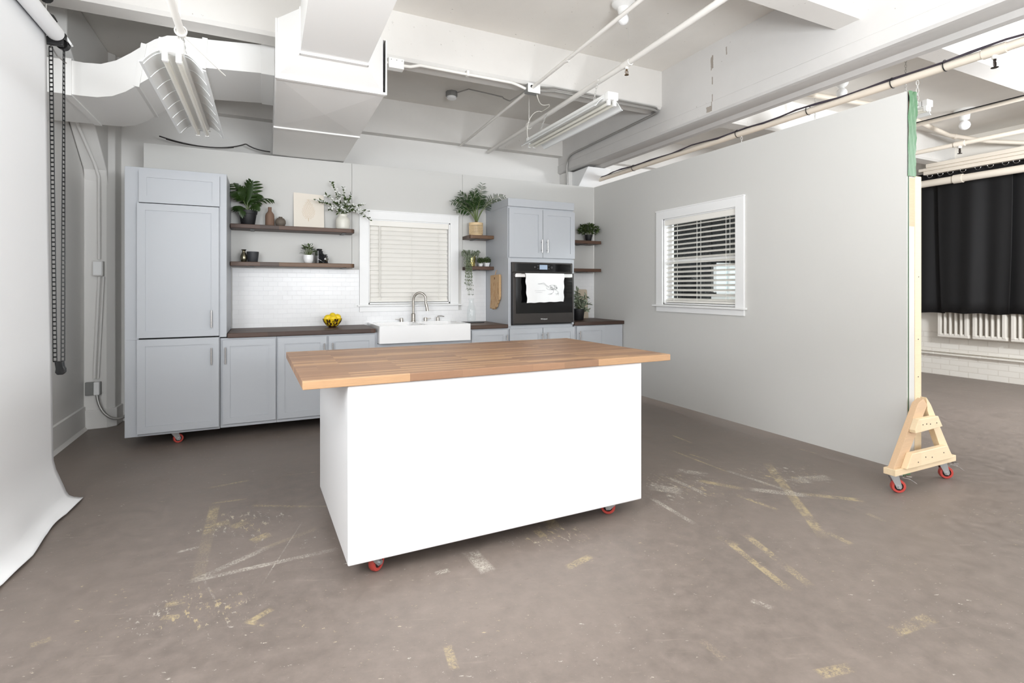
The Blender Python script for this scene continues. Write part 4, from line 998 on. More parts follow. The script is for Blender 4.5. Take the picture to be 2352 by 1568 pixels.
m.add(vs, [(j*(nx+1)+i, j*(nx+1)+i+1, (j+1)*(nx+1)+i+1, (j+1)*(nx+1)+i) for j in range(6) for i in range(nx)])
cl = m.build('cloth', M['towel'], tw, smooth=80)
def on_towel(pts, r, name, mt):
    P = [(x, towel_y(x, z)-.0022, z) for x, z in pts]; return P
dm = MB()
def q(u, v):            # picture coordinates of the drawing -> towel
    return (-1.302 + .456*u, 1.378 - .290*v)
bird = [[(.31,.36),(.36,.352),(.42,.335),(.455,.325),(.475,.335),(.50,.37),(.54,.42),(.585,.455)], [(.31,.362),(.40,.36),(.45,.355),(.47,.372),(.50,.41),(.53,.445),(.565,.475),(.60,.49)],
        [(.585,.455),(.62,.41),(.67,.395),(.73,.40),(.77,.42),(.79,.47),(.80,.52),(.775,.55)], [(.52,.49),(.54,.53),(.58,.56),(.63,.575),(.69,.575),(.74,.565),(.775,.55)],
        [(.705,.575),(.71,.62),(.70,.66),(.665,.70)], [(.665,.70),(.60,.715),(.565,.735)], [(.665,.70),(.62,.735),(.60,.75)], [(.665,.70),(.66,.735)],
        [(.755,.57),(.78,.60),(.815,.63),(.82,.68)], [(.82,.68),(.80,.72),(.765,.755)], [(.82,.68),(.83,.72),(.81,.765)], [(.82,.68),(.79,.70),(.75,.715)]]
for st in bird: dm.tube([Vector(p) for p in on_towel([q(*p) for p in st], 1, '', 0)], .0010, 5)
random.seed(3)
for i in range(80):      # feather strokes inside the body
    u = .60 + .19*random.random(); vv = .41 + .15*random.random()
    if ((u-.695)/.105)**2 + ((vv-.485)/.088)**2 > 1: continue
    dm.tube([Vector(p) for p in on_towel([q(u,vv), q(u+.018,vv+.012+.01*random.random())], 1, '', 0)], .0008, 4)
dm.build('bird_drawing', M['ink'], cl)
wm = MB()
for r_, v0, u0, u1 in ((0,.60,.22,.50), (1,.66,.25,.42)):
    u = u0; pts = []
    while u < u1: pts.append(q(u, v0 + .013*sin(u*260) - .03*(u-u0))); u += .006
    wm.tube([Vector(p) for p in on_towel(pts, 1, '', 0)], .0007, 4)
wm.build('handwriting', M['inkfaint'], cl)
# ------------------------------------------------------------------ shelves
def shelf(x0, x1, z, mt, label, brk, rr_=.03, rl=0., depth=.235):
    t = thing('wall_shelf', label, 'shelf', ((x0+x1)/2, 0, z), 'dark wooden wall shelves')
    y0 = -depth; pts = [(x0, -.001)]
    pts += [(x0, y0)] if not rl else [(x0+rl-rl*cos(a), y0+rl-rl*sin(a)) for a in [pi/2*k/5 for k in range(6)]]
    pts += [(x1, y0)] if not rr_ else [(x1-rr_+rr_*sin(a), y0+rr_-rr_*cos(a)) for a in [pi/2*k/5 for k in range(6)]]
    pts += [(x1, -.001)]
    MB().prism(pts, 'z', z-.037, z).build('shelf_board', mt, t, bevel=.004)
    for x in brk:
        b = MB().box(x-.017, x+.017, -depth+.02, -.001, z-.042, z-.037).box(x-.017, x+.017, -.005, -.001, z-.041, z-.036)
        b.build('bracket', M['blackmetal'], t, bevel=.001)
    return t
SZ1, SZ2 = 1.795, 1.463
shelf(-3.950, -2.897, SZ1, M['walnut'], 'upper long dark wood shelf beside the tall fridge cabinet', (-3.78,-2.99), .04)
shelf(-3.950, -2.897, SZ2, M['walnut2'], 'lower long dark wood shelf beside the tall fridge cabinet', (-3.78,-2.99), .04)
shelf(-1.722, -1.447, SZ1, M['walnut2'], 'upper short shelf holding the palm, left of the oven tower', (-1.62,), 0, .03)
shelf(-1.722, -1.447, SZ2, M['walnut'], 'lower short shelf with trailing plant, left of the oven tower', (-1.62,), 0, .03)
shelf(-.664, -.055, SZ1-.004, M['walnut'], 'upper corner shelf holding a small black potted plant', (-.25,), 0)
shelf(-.664, -.055, SZ2-.002, M['walnut'], 'lower bare corner shelf right of the oven tower', (-.25,), 0)

# ------------------------------------------------------------------ pots, vases, plants
def leaf(m, p, d, up, L, W, curl=.2, n=4, shape=None):
    """a pointed curved leaf: p base, d direction, up the face side"""
    p = Vector(p); d = Vector(d).normalized(); up = Vector(up); s = d.cross(up)
    if s.length < 1e-5: s = d.orthogonal()
    s.normalize(); u = s.cross(d)
    vs = []
    for i in range(n+1):
        t = i/n; w = W*(sin(pi*min(1,t*.92+.06))**.8 if shape is None else shape(t))
        c = p + d*(L*t) - u*(curl*L*t*t)
        vs += [c - s*w/2 + u*w*.12, c, c + s*w/2 + u*w*.12]
    fs = []
    for i in range(n):
        a = i*3; fs += [(a,a+1,a+4,a+3), (a+1,a+2,a+5,a+4)]
    m.add(vs, fs)
def rdir(zmin=-.2):
    while True:
        v = Vector((random.uniform(-1,1), random.uniform(-1,1), random.uniform(-1,1)))
        if .1 < v.length < 1 and v.normalized().z > zmin: return v.normalized()
def pot(t, c, prof, mt, soil_r=None, soil_z=None, name='pot', n=28):
    MB().lathe(prof, c, n).build(name, mt, t, smooth=40)
    if soil_r: MB().disc((c[0],c[1],c[2]+soil_z), (0,0,1), soil_r, .006, 20).build('soil', M['soil'], t)
def bush(t, c, rx, rz, n, L, W, m, name='foliage', stems=True, zmin=-.25, white=0.):
    f = MB(); fl = MB(); st = MB(); c = Vector(c)
    for i in range(n):
        d = rdir(zmin); k = random.random()**.4
        p = c + Vector((d.x*rx*k, d.y*rx*k, d.z*rz*k))
        o = (d + rdir(-1)*.6).normalized()
        tgt = fl if random.random() < white else f
        leaf(tgt, p, o, rdir(-.2), L*random.uniform(.7,1.2), W*random.uniform(.7,1.2), .25, 3)
    f.build(name, m, t, smooth=60)
    if fl.f: fl.build('pale_leaf_edges', M['flower'], t, smooth=60)
    if stems:
        for i in range(12):
            d = rdir(.1); st.tube([c - Vector((0,0,rz*.95)), c + Vector((d.x*rx*.35, d.y*rx*.35, -rz*.2)), c + Vector((d.x*rx*.8, d.y*rx*.8, d.z*rz*.7))], .0016, 4)
        st.build('stems', M['stem'], t)

# philodendron in black nursery pot
random.seed(11)
c = Vector((-3.815,-.125,SZ1)); t = thing('potted_philodendron', 'large dark green lobed plant in a black pot, leftmost on the upper shelf', 'plant', c)
pot(t, c, [(.052,0), (.056,.004), (.070,.100), (.076,.102), (.080,.132), (.074,.132), (.070,.112)], M['blackpot'], .07, .112)
f = MB(); st = MB()
def lobed(base, tip, up, W, bend):
    base, tip, up = Vector(base), Vector(tip), Vector(up)
    mid = bez(base, base.lerp(tip,.35)+up*bend, base.lerp(tip,.75)+up*bend, tip, 14)
    for i in range(2, 14):
        t_ = i/14.; d = (mid[min(i+1,14)]-mid[i-1]).normalized(); s = d.cross(up).normalized()
        w = W*(sin(pi*(t_*.88+.08)))**.7
        if i % 2: continue
        for sg in (-1, 1): leaf(f, mid[i], (s*sg*1. + d*.75 - up*.25), up, w*1.05, w*.20+.008, .25, 4)
    vs = []
    for i, p_ in enumerate(mid):
        d = (mid[min(i+1,14)]-mid[max(0,i-1)]).normalized(); s = d.cross(up).normalized(); w = W*.24*sin(pi*min(1,(i/14.)*.9+.07)); vs += [p_-s*w, p_+up*.003, p_+s*w]
    f.add(vs, [(3*i,3*i+1,3*i+4,3*i+3) for i in range(14)] + [(3*i+1,3*i+2,3*i+5,3*i+4) for i in range(14)])
top = c + Vector((0,0,.13))
for base, tip, up, W, bend in (((-.01,0,.06),(.04,-.03,.275),(-.3,-1,.2),.105,.0), ((-.02,0,.05),(-.115,-.03,.235),(.2,-.7,.9),.10,.03), ((.02,0,.03),(.215,-.02,.105),(-.2,-.5,1),.075,.05),
                            ((-.02,-.02,.02),(-.075,-.06,-.02),(-.2,-1,.5),.085,.03), ((.0,.02,.05),(-.06,.05,.20),(0,-1,.3),.09,0), ((.01,-.02,.02),(.10,-.07,.03),(.1,-.9,.7),.06,.03), ((-.03,-.01,.08),(-.08,-.08,.16),(.1,-1,.4),.085,.03), ((0,.03,.04),(.09,.06,.17),(-.2,-.9,.4),.08,.02)):
    b = top + Vector(base)*1.; tp_ = top + Vector(tip); lobed(b, tp_, up, W, bend)
    st.tube(bez(c+Vector((0,0,.11)), c+Vector((0,0,.15)), b, b.lerp(tp_,.3), 6), .003, 6)
f.build('lobed_leaves', M['leafdark'], t, smooth=60); st.build('stems', M['stem'], t)
# bottle vase, round vase
c = Vector((-3.636,-.12,SZ1)); o = MB().lathe([(.036,0), (.0385,.004), (.0385,.095), (.034,.115), (.020,.133), (.0155,.142), (.0155,.172), (.0165,.176), (.012,.176), (.011,.14)], c, 30).build('bottle_vase', M['brownvase'], smooth=50, loc=c)
tag(o, 'tall brown matte bottle vase on the upper shelf', 'vase')
c = Vector((-3.546,-.125,SZ1)); o = MB().lathe([(.022,0), (.036,.010), (.0455,.036), (.043,.058), (.030,.078), (.0165,.083), (.0165,.0925), (.012,.0925), (.010,.08)], c, 30).build('bud_vase', M['taupevase'], smooth=50, loc=c)
tag(o, 'small round taupe bud vase beside the brown bottle vase', 'vase')
# leaning card with pine cone print
t = thing('art_print', 'cream card with a pine cone print leaning on the wall', 'print', (-3.292,-.03,SZ1))
lean = lambda z: -.052 + .045*(z-SZ1)/.345
m = MB(); x0, x1, zt = -3.430, -3.158, SZ1+.345
m.add([(x0,-.052,SZ1), (x1,-.052,SZ1), (x1,-.007,zt-.006), (x0,-.007,zt+.004), (x0,-.047,SZ1), (x1,-.047,SZ1), (x1,-.002,zt-.006), (x0,-.002,zt+.004)], [(0,1,2,3), (5,4,7,6), (0,3,7,4), (1,5,6,2), (3,2,6,7), (0,4,5,1)])
m.build('card', M['card'], t)
pc_ = MB(); cx = -3.300
def cp(x, z): return Vector((x, lean(z)-.0012, z))
for r in range(13):
    z = SZ1 + .105 + .0148*r; wd = (.032,.045,.053,.057,.059,.058,.055,.050,.044,.036,.027,.018,.010)[r]
    k = max(2, int(wd/.009))
    for i in range(k):
        x = cx - wd + 2*wd*(i+.5)/k + (.004 if r % 2 else 0)
        pc_.tube([cp(x-.0075, z+.005+.002*(i%2)), cp(x-.004, z-.002), cp(x, z-.0045), cp(x+.004, z-.002), cp(x+.0075, z+.006)], .0009, 4)
        pc_.tube([cp(x+.0045, z-.001), cp(x+.0075, z+.008)], .0007, 4)
pc_.tube([cp(cx,SZ1+.075), cp(cx,SZ1+.105)], .0025, 5)
pc_.build('pine_cone_print', M['cardink'], t)
# white vase with blossom branches
random.seed(5)
c = Vector((-2.995,-.125,SZ1)); t = thing('flower_vase', 'cream stoneware vase of white blossom and green leaf branches', 'vase', c)
MB().lathe([(.050,0), (.060,.006), (.065,.020), (.066,.085), (.060,.108), (.044,.124), (.040,.130), (.045,.148), (.041,.148), (.036,.13)], c, 32).build('vase', M['creamvase'], t, smooth=50)
lf = MB(); fl = MB(); st = MB()
ends = [(-.11,-.04,.445), (.0,-.03,.40), (-.24,-.03,.265), (.20,-.02,.255), (.25,-.05,.10), (.20,-.06,.14), (.07,-.05,.34), (-.13,-.06,.18), (-.04,.02,.36), (.10,-.02,.24), (-.08,-.07,.25), (.235,-.04,.19), (-.16,.0,.33), (.03,-.07,.22), (-.05,-.08,.15), (.05,.0,.30)]
for e in ends:
    b = c + Vector((random.uniform(-.02,.02), random.uniform(-.02,.02), .12)); e_ = c + Vector(e)
    pts = bez(b, b + Vector((e[0]*.15, e[1]*.2, .10)), b.lerp(e_,.6) + Vector((0,0,.04 if e[2] > .15 else .09)), e_, 16)
    st.tube(pts, .0018, 5)
    for i in range(3, 17):
        p_ = pts[i]; d = (pts[i]-pts[i-1]).normalized()
        for k in range(3):
            o_ = (d*.5 + rdir(-.6)*.9).normalized()
            if random.random() < .62: leaf(lf, p_, o_, rdir(0), random.uniform(.018,.034), random.uniform(.012,.019), .2, 3)
            if random.random() < .40 and i < 16:
                q_ = p_ + rdir(-.3)*.018
                for a in range(4): leaf(fl, q_, rdir(-.5), rdir(-.5), .016, .013, .2, 2)
lf.build('leaves', M['leafmid'], t, smooth=60); fl.build('blossom', M['flower'], t, smooth=60); st.build('branches', M['stem'], t)
# lower shelf items
c = Vector((-3.848,-.125,SZ2)); o = MB().lathe([(.020,0), (.022,.004), (.0275,.030), (.0275,.055), (.018,.080), (.0125,.093), (.014,.102), (.0225,.114), (.0195,.114), (.010,.095)], c, 28).build('mercury_vase', M['silver'], smooth=50, loc=c)
tag(o, 'small silvery mercury glass vase with flared rim on the lower shelf', 'vase')
c = Vector((-3.776,-.13,SZ2)); o = MB().lathe([(.038,0), (.041,.004), (.047,.055), (.0505,.095), (.047,.095), (.043,.05), (.036,.008), (.001,.008)], c, 30).build('planter', M['charpot'], smooth=40, loc=c)
tag(o, 'empty charcoal planter beside the silvery vase', 'planter')
random.seed(21)
c = Vector((-3.306,-.125,SZ2)); t = thing('potted_plant', 'small variegated plant in a rounded white pot on the lower shelf', 'plant', c)
pot(t, c, [(.028,0), (.034,.006), (.042,.020), (.0455,.045), (.0455,.078), (.041,.078), (.040,.06)], M['whitepot'], .04, .066)
lf = MB(); le = MB(); st = MB()
for i in range(34):
    d = rdir(.05); p_ = c + Vector((0,0,.07)) + Vector((d.x*.045, d.y*.04, .02+d.z*.075))
    st.tube([c+Vector((0,0,.06)), p_], .0012, 4)
    o_ = (d + Vector((0,0,.1))).normalized(); L = random.uniform(.028,.042)
    leaf(lf, p_, o_, Vector((0,-.5,1)), L, L*.6, .25, 4); 
    if i % 2 == 0: leaf(le, p_+Vector((0,-.001,.0015)), o_, Vector((0,-.5,1)), L*.96, L*.25, .25, 4)
lf.build('leaves', M['leafmid'], t, smooth=60); le.build('pale_leaf_edges', M['flower'], t, smooth=60); st.build('stems', M['stem'], t)
# folding camera
cm = thing('folding_camera', 'vintage black folding camera standing open on the lower shelf', 'camera', (-3.18,-.12,SZ2))
R = Matrix.Rotation(radians(42), 4, 'Z'); R.translation = (-3.205,-.105,SZ2)
def cmb(name, m, mt, par, **k): m.move(R); return m.build(name, mt, par, **k)
body = cmb('camera_body', MB().box(-.030,.030,-.012,.022,.0,.125), M['leather'], cm, bevel=.006)
cmb('end_plate', MB().box(-.034,-.030,-.014,.024,.002,.122).box(.030,.033,-.014,.024,.002,.122), M['chrome'], cm, bevel=.001)
cmb('viewfinder', MB().box(-.018,.022,-.014,.022,.125,.142), M['black'], cm, bevel=.004)
cmb('bed', MB().box(-.030,.030,-.085,-.012,.0,.006), M['leather'], cm, bevel=.001)
bl = MB(); 
for k in range(7):
    y_ = -.014 - .008*k; w_ = .026 - .0015*k; bl.box(-w_,w_,y_-.008,y_-.002,.012+.0012*k,.098-.005*k).box(-w_+.003,w_-.003,y_-.004,y_+.001,.015+.0012*k,.095-.005*k)
cmb('bellows', bl, M['black'], cm)
cmb('lens_standard', MB().box(-.026,.026,-.078,-.072,.006,.072), M['blackmetal'], cm, bevel=.002)
cmb('lens', MB().lathe([(.024,0), (.024,.006), (.018,.012), (.014,.012), (.012,.006), (.001,.006)], (0,-.078,.042), 22, Matrix.Rotation(pi/2,4,'X')), M['chrome'], cm, smooth=40)
cmb('sports_finder', MB().box(-.018,.018,-.078,-.074,.078,.086).box(-.004,.004,-.078,-.074,.07,.08), M['black'], cm)
cmb('strut', MB().bar((-.030,-.012,.045), (-.028,-.075,.012), .003, .005).bar((.030,-.012,.045), (.028,-.075,.012), .003, .005), M['chrome'], cm)
# palm in rattan pot
random.seed(9)
c = Vector((-1.612,-.125,SZ1)); t = thing('potted_palm', 'feathery green palm in a pale rattan pot on the short shelf', 'plant', c)
MB().lathe([(.065,0), (.070,.002), (.0745,.02), (.0755,.022), (.0755,.0225)], c, 30).build('pot_base', M['rattan'], t, smooth=40)
MB().lathe([(.0745,.112), (.0765,.114), (.0765,.140), (.070,.142), (.068,.114)], c, 30).build('pot_rim', M['rattan'], t, smooth=40)
MB().lathe([(.066,.01), (.068,.02), (.068,.118), (.001,.118)], c, 26).build('inner_pot', M['hub'], t, smooth=40)
w = MB()
for k in range(30):
    a = 2*pi*k/30; w.box(-.0035,.0035,-.002,.002,.02,.115, Matrix.Translation(c) @ Matrix.Rotation(a,4,'Z') @ Matrix.Translation((.0735,0,0)) @ Matrix.Rotation(pi/2,4,'Z'))
for z in (.034,.050,.066,.082,.098): w.lathe([(.072,z-.0035), (.0755,z-.0035), (.0755,z+.0035), (.072,z+.0035)], c, 30)
w.build('rattan_weave', M['rattan'], t)
lf = MB(); st = MB()
fr = [((-.275,-.02,.345),.10), ((-.235,-.05,.255),.10), ((-.17,.02,.46),.06), ((-.03,-.03,.49),.05), ((.07,-.02,.56),.03), ((.31,-.06,.445),.13), ((.285,-.05,.385),.12), ((-.09,-.06,.44),.07), ((-.21,.03,.40),.09), ((.09,.03,.45),.05), ((.02,-.08,.38),.06), ((-.12,-.09,.33),.08)]
for e, sag in fr:
    b = c + Vector((random.uniform(-.015,.015), random.uniform(-.012,.012), .13)); e_ = c + Vector(e)
    pts = bez(b, b + Vector((e[0]*.12, e[1]*.12, e[2]*.45)), b.lerp(e_,.62) + Vector((0,0,sag)), e_, 26)
    st.tube(pts, [.0042*(1-i/30.)+.0006 for i in range(27)], 6)
    for i in range(10, 27, 1):
        if i % 4 == 1: continue
        tt = (i-10)/16.; d = (pts[i]-pts[i-1]).normalized(); s = d.cross(Vector((0,-.75,.65)))
        s = s.normalized() if s.length > 1e-4 else Vector((1,0,0))
        L = .098*(.55+.45*sin(pi*(tt*.8+.15)))*(1-.35*tt)
        for sg in (-1, 1):
            leaf(lf, pts[i], (s*sg*1.0 + d*.62 + Vector((0,0,-.12 if abs(e[0]) > .2 else .05))), Vector((0,-.8,.6)), L*random.uniform(.9,1.2), .0088, .22, 4)
lf.build('fronds', M['leafpalm'], t, smooth=60); st.build('stems', M['stem'], t)
MB().lathe([(.022,.118), (.016,.15), (.006,.17)], c, 12).build('stem_base', M['rose'], t, smooth=50)
# trailing plant in gold pot
random.seed(14)
c = Vector((-1.672,-.13,SZ2)); t = thing('trailing_plant', 'grey green trailing plant spilling from a gold pot over the shelf edge', 'plant', c)
pot(t, c, [(.042,0), (.046,.004), (.049,.118), (.045,.118), (.044,.10)], M['gold'], .045, .10)
lf = MB(); st = MB()
for i in range(44):
    a = random.uniform(pi*.75, pi*1.75) if i < 38 else random.uniform(0, 2*pi)
    rim_ = c + Vector((cos(a)*.047, sin(a)*.047, .122)); drop = random.choice((.30,.36,.42,.24,.18,.12)) if i < 30 else random.uniform(.02,.09)
    if i < 30: end = Vector((c.x - random.uniform(.03,.125), -.262-random.uniform(0,.03), SZ2+.12-drop))
    else: end = rim_ + Vector((cos(a)*.05, sin(a)*.05, -drop+.05))
    k1 = rim_ + Vector((cos(a)*.04, sin(a)*.03, .04)); k2 = Vector((end.x, min(end.y,-.255) if i < 30 else end.y, SZ2+.10 if i < 30 else end.z+.04))
    pts = bez(c+Vector((0,0,.11)), k1, k2, end, 22); st.tube(pts, .0009, 4)
    for j in range(3, 23):
        for k in range(3):
            leaf(lf, pts[j], (rdir(-.9) + Vector((0,0,-.3))).normalized(), rdir(-.2), random.uniform(.010,.017), random.uniform(.006,.009), .15, 2)
for i in range(170):
    d = rdir(-.1); p_ = c + Vector((d.x*.085-.015, d.y*.06-.02, .118+d.z*.045)); leaf(lf, p_, (d+rdir(-.5)*.6).normalized(), rdir(0), random.uniform(.012,.02), .008, .2, 2)
lf.build('trailing_leaves', M['leafgrey'], t, smooth=60); st.build('vines', M['stem'], t)
random.seed(4)
for x, y, r, h, lab in ((-1.553,-.105,.023,.036,'smaller of two tiny green bushes in square white pots'), (-1.492,-.135,.028,.042,'larger of two tiny green bushes in square white pots')):
    c = Vector((x,y,SZ2)); t = thing('tiny_potted_bush', lab, 'plant', c, 'tiny potted bushes')
    a = r*.72; m = MB(); m.add([(x-a,y-a,SZ2),(x+a,y-a,SZ2),(x+a,y+a,SZ2),(x-a,y+a,SZ2),(x-r,y-r,SZ2+h),(x+r,y-r,SZ2+h),(x+r,y+r,SZ2+h),(x-r,y+r,SZ2+h)], [(3,2,1,0),(4,5,6,7),(0,1,5,4),(1,2,6,5),(2,3,7,6),(3,0,4,7)])
    m.build('square_pot', M['whitepot'], t, bevel=.003)
    bush(t, c+Vector((0,0,h+.026)), r*1.4, .034, 260, .016, .006, M['leafmid'], zmin=-.4)
c = Vector((-.165,-.13,SZ1-.004)); t = thing('potted_plant', 'bushy green plant in a small black pot on the corner shelf', 'plant', c)
pot(t, c, [(.030,0), (.033,.003), (.044,.060), (.047,.062), (.048,.080), (.044,.080), (.042,.07)], M['blackpot'], .042, .07)
bush(t, c+Vector((.0,0,.135)), .115, .075, 420, .034, .016, M['leafmid'], zmin=-.45)
c = Vector((-.415,-.30,.864)); t = thing('potted_plant', 'leafy dusty green plant in a tall black pot on the corner worktop', 'plant', c)
pot(t, c, [(.052,0), (.056,.004), (.068,.112), (.071,.113), (.071,.130), (.066,.130), (.064,.115)], M['blackpot'], .064, .118)
lf = MB(); st = MB()
for e in ((-.02,.0,.34),(.10,-.02,.27),(.09,.02,.14),(.11,-.04,.18),(-.06,-.03,.28),(.03,-.05,.22),(.06,.03,.20),(.0,-.06,.17),(.11,.0,.10),(.05,-.07,.11),(-.05,.02,.2),(.02,.03,.28)):
    e_ = c + Vector(e); pts = bez(c+Vector((0,0,.11)), c+Vector((0,0,.18)), c+Vector((e[0]*.7,e[1]*.7,e[2]*.8+.03)), e_, 10); st.tube(pts, .0022, 5)
    for i in range(3, 11):
        for k in range(3):
            leaf(lf, pts[i], (rdir(-.4)+Vector((0,0,.15))).normalized(), rdir(0), random.uniform(.04,.062), random.uniform(.016,.022), .3, 4)
lf.build('leaves', M['leafgrey'], t, smooth=60); st.build('stems', M['stem'], t)
# board behind it
m = MB().prism([(-.262,.865), (-.122,.865), (-.122,1.205), (-.130,1.216), (-.254,1.219), (-.262,1.21)], 'y', -.012, .004)
m.move(Matrix.Translation((0,-.056,.865)) @ Matrix.Rotation(radians(-6),4,'X') @ Matrix.Translation((0,0,-.865)))
o = m.build('serving_board', M['beige'], bevel=.003, loc=(-.19,-.06,.865)); tag(o, 'plain beige serving board leaning behind the tall black pot', 'board')
# bowl with lemons
random.seed(2)
bc_ = Vector((-3.105,-.255,.864)); t = thing('fruit_bowl', 'brown and yellow flower patterned bowl full of lemons', 'bowl', bc_)
bp_ = [(.001,0), (.028,0), (.032,.004), (.058,.024), (.078,.052), (.088,.082), (.0855,.082), (.075,.053), (.055,.028), (.030,.010), (.001,.009)]
def bowl_mat():
    m = bpy.data.materials.new('flower_patterned_bowl'); m.use_nodes = True; N, L = nt(m); b = N['Principled BSDF']
    b.inputs['Base Color'].default_value = rgb(232,196,36); b.inputs['Roughness'].default_value = .25; return m
MB().lathe(bp_, bc_, 40).build('bowl', bowl_mat(), t, smooth=60)
def on_bowl(a, s, off=.0012):         # a angle, s along the outer wall 0..1
    seg = bp_[1:6]; k = s*(len(seg)-1); i = min(int(k), len(seg)-2); f_ = k-i
    r = seg[i][0]*(1-f_)+seg[i+1][0]*f_; z = seg[i][1]*(1-f_)+seg[i+1][1]*f_
    return bc_ + Vector(((r+off)*cos(a), (r+off)*sin(a), z-off*.5))
pt = MB()
for fa, fs in [(-pi/2-.55,.60), (-pi/2+.25,.68), (-pi/2+1.15,.62), (-pi/2-1.4,.66), (pi/2,.6), (pi/2+.9,.65), (pi/2-.9,.65)]:
    for k in range(6):
        th = 2*pi*k/6 + fa; vs = []
        for u, w_ in ((.06,.0), (.19,.135), (.33,.14), (.43,.0)):
            for sg in (-1, 1):
                du = u*cos(th) - sg*w_*sin(th)*.8; dv = u*sin(th) + sg*w_*cos(th)*.8
                vs.append(on_bowl(fa + du*.95, min(1.,max(.02, fs + dv))))
        pt.add(vs, [(0,1,3,2), (2,3,5,4), (4,5,7,6)])
pt.build('flower_pattern', M['bowlbrown'], t)
MB().lathe([(.001,-.001), (.028,-.001), (.034,.003), (.046,.0125)], bc_, 36).build('foot', M['bowlbrown'], t, smooth=60)
for i, (dx, dy, dz, yaw, lab) in enumerate(((-.042,-.020,.088,.4,'leftmost lemon in the patterned bowl, with a dark spot'), (.004,.022,.104,1.2,'topmost lemon at the back of the patterned bowl'), (.044,-.006,.092,2.2,'rightmost lemon in the patterned bowl'), (.002,-.040,.080,.1,'front lemon low in the middle of the patterned bowl'))):
    p_ = bc_ + Vector((dx,dy,dz)); Rl = Matrix.Rotation(yaw,4,'Z') @ Matrix.Rotation(radians(80),4,'Y')
    l = MB().lathe([(.001,-.041), (.006,-.039), (.010,-.034), (.024,-.024), (.031,-.008), (.0315,.006), (.025,.022), (.012,.033), (.006,.037), (.001,.038)], p_, 20, Rl)
    o = l.build('lemon', M['yellow'], smooth=80, loc=p_); tag(o, lab, 'lemon', 'lemons in the bowl')
    if i == 0: MB().disc(p_ + Vector((.006,-.031,.004)), (0,1,0), .0022, .002, 8).build('dark_spot', M['bowlbrown'], o)
# carafe on slate board
o = MB().box(-1.79, -1.58, -.29, -.16, .8645, .8745).build('slate_board', M['slate'], bevel=.002, loc=(-1.68,-.22,.8645)); tag(o, 'dark slate board under the glass carafe', 'board')
c = Vector((-1.700,-.215,.875)); o = MB().lathe([(.036,0), (.0445,.004), (.046,.02), (.0465,.12), (.040,.155), (.028,.185), (.0245,.20), (.0245,.225), (.033,.245), (.031,.245), (.0225,.224), (.0225,.20), (.038,.153), (.0445,.12), (.044,.02), (.034,.010), (.001,.008)], c, 32).build('glass_carafe', M['glass'], smooth=60, loc=c)
tag(o, 'clear glass carafe with a flared neck beside the sink', 'carafe')
# hanging wooden board on the tower's side
t = thing('hanging_board', 'live edge mango wood board hanging on the oven tower side', 'board', (-1.447,-.31,1.0))
pts = [(-.190,1.368), (-.425,1.374), (-.432,1.35), (-.430,1.14), (-.418,1.108), (-.40,1.10), (-.385,1.075), (-.362,1.06), (-.345,1.03), (-.318,1.022), (-.30,1.006), (-.27,1.012), (-.245,1.002), (-.215,1.018), (-.178,1.010), (-.180,1.04), (-.196,1.09), (-.192,1.2)]
MB().prism(pts, 'x', -1.472, -1.4485).build('board', M['mango'], t, bevel=.004)
MB().tube(arc((-1.473,-.31,1.335), .010, 0, 2*pi, 12, 'yz'), .002, 5).build('hole', M['rose'], t)
MB().tube([(-1.476,-.31,1.345), (-1.462,-.325,1.40), (-1.452,-.318,1.425), (-1.462,-.312,1.40), (-1.474,-.306,1.345)], .0022, 6).build('hanging_string', M['rope'], t)
bk_ = MB()
random.seed(8)
for i in range(46):
    y_ = random.uniform(-.42,-.20); z_ = random.uniform(1.04,1.30)
    if z_ < 1.12 and y_ < -.36: continue
    p0 = Vector((-1.4727, y_, z_)); pts = [p0]
    for k in range(4): pts.append(pts[-1] + Vector((0, random.uniform(-.006,.006), -.009)))
    bk_.tube(pts, .0011, 4)
bk_.build('bark_grain', M['bark'], t)

# ------------------------------------------------------------------ island
isl = thing('kitchen_island', 'white rolling kitchen island cabinet in the middle of the floor', 'island', (-2.61,-2.67,0))
rot = radians(1.3)
def irot(m, about=Vector((-2.61,-2.67,0))):
    return m.move(Matrix.Translation(about) @ Matrix.Rotation(rot,4,'Z') @ Matrix.Translation(-about))
irot(MB().box(-3.378, -1.840, -3.155, -2.190, .085, .824)).build('island_body', M['island'], isl, bevel=.006, seg=3)
for x, y, a in ((-3.235,-3.085,-.85), (-1.985,-3.045,.95), (-3.22,-2.29,.3), (-1.99,-2.28,.3)): caster(isl, (x,y,0), .040, a + pi/2, False, .086)
it = irot(MB().box(-3.552, -1.648, -3.170, -2.108, .826, .861))
o = it.build('butcher_block_top', M['butcher'], bevel=.003, loc=(-2.6,-2.64,.826))
tag(o, 'honey brown butcher block top lying on the white island', 'worktop')

# ------------------------------------------------------------------ paper backdrop at the left
bd = thing('paper_backdrop', 'white seamless paper hanging from a roll at the left edge', 'backdrop', (-4.77,-2.9,0))
Ye, Yn = -1.58, -3.2
prof = [(-4.797,2.68), (-4.795,2.55), (-4.785,1.6), (-4.772,.8), (-4.766,.32), (-4.764,.245), (-4.752,.19), (-4.736,.14), (-4.72,.09), (-4.712,.06), (-4.70,.035), (-4.68,.022), (-4.655,.014), (-4.640,.012)]
m = MB(); ny = 40; vs = []
for j, (x, z) in enumerate(prof):
    for i in range(ny+1):
        s = i/ny; y = Ye + (Yn-Ye)*s
        wv = .012*sin(s*15+1)*max(0,(j-6)/7.) ; vs.append((x+wv, y + .0*(j > 6), z + (.006*abs(sin(s*21)) if j >= 11 else 0)))
m.add(vs, [(j*(ny+1)+i, j*(ny+1)+i+1, (j+1)*(ny+1)+i+1, (j+1)*(ny+1)+i) for j in range(len(prof)-1) for i in range(ny)])
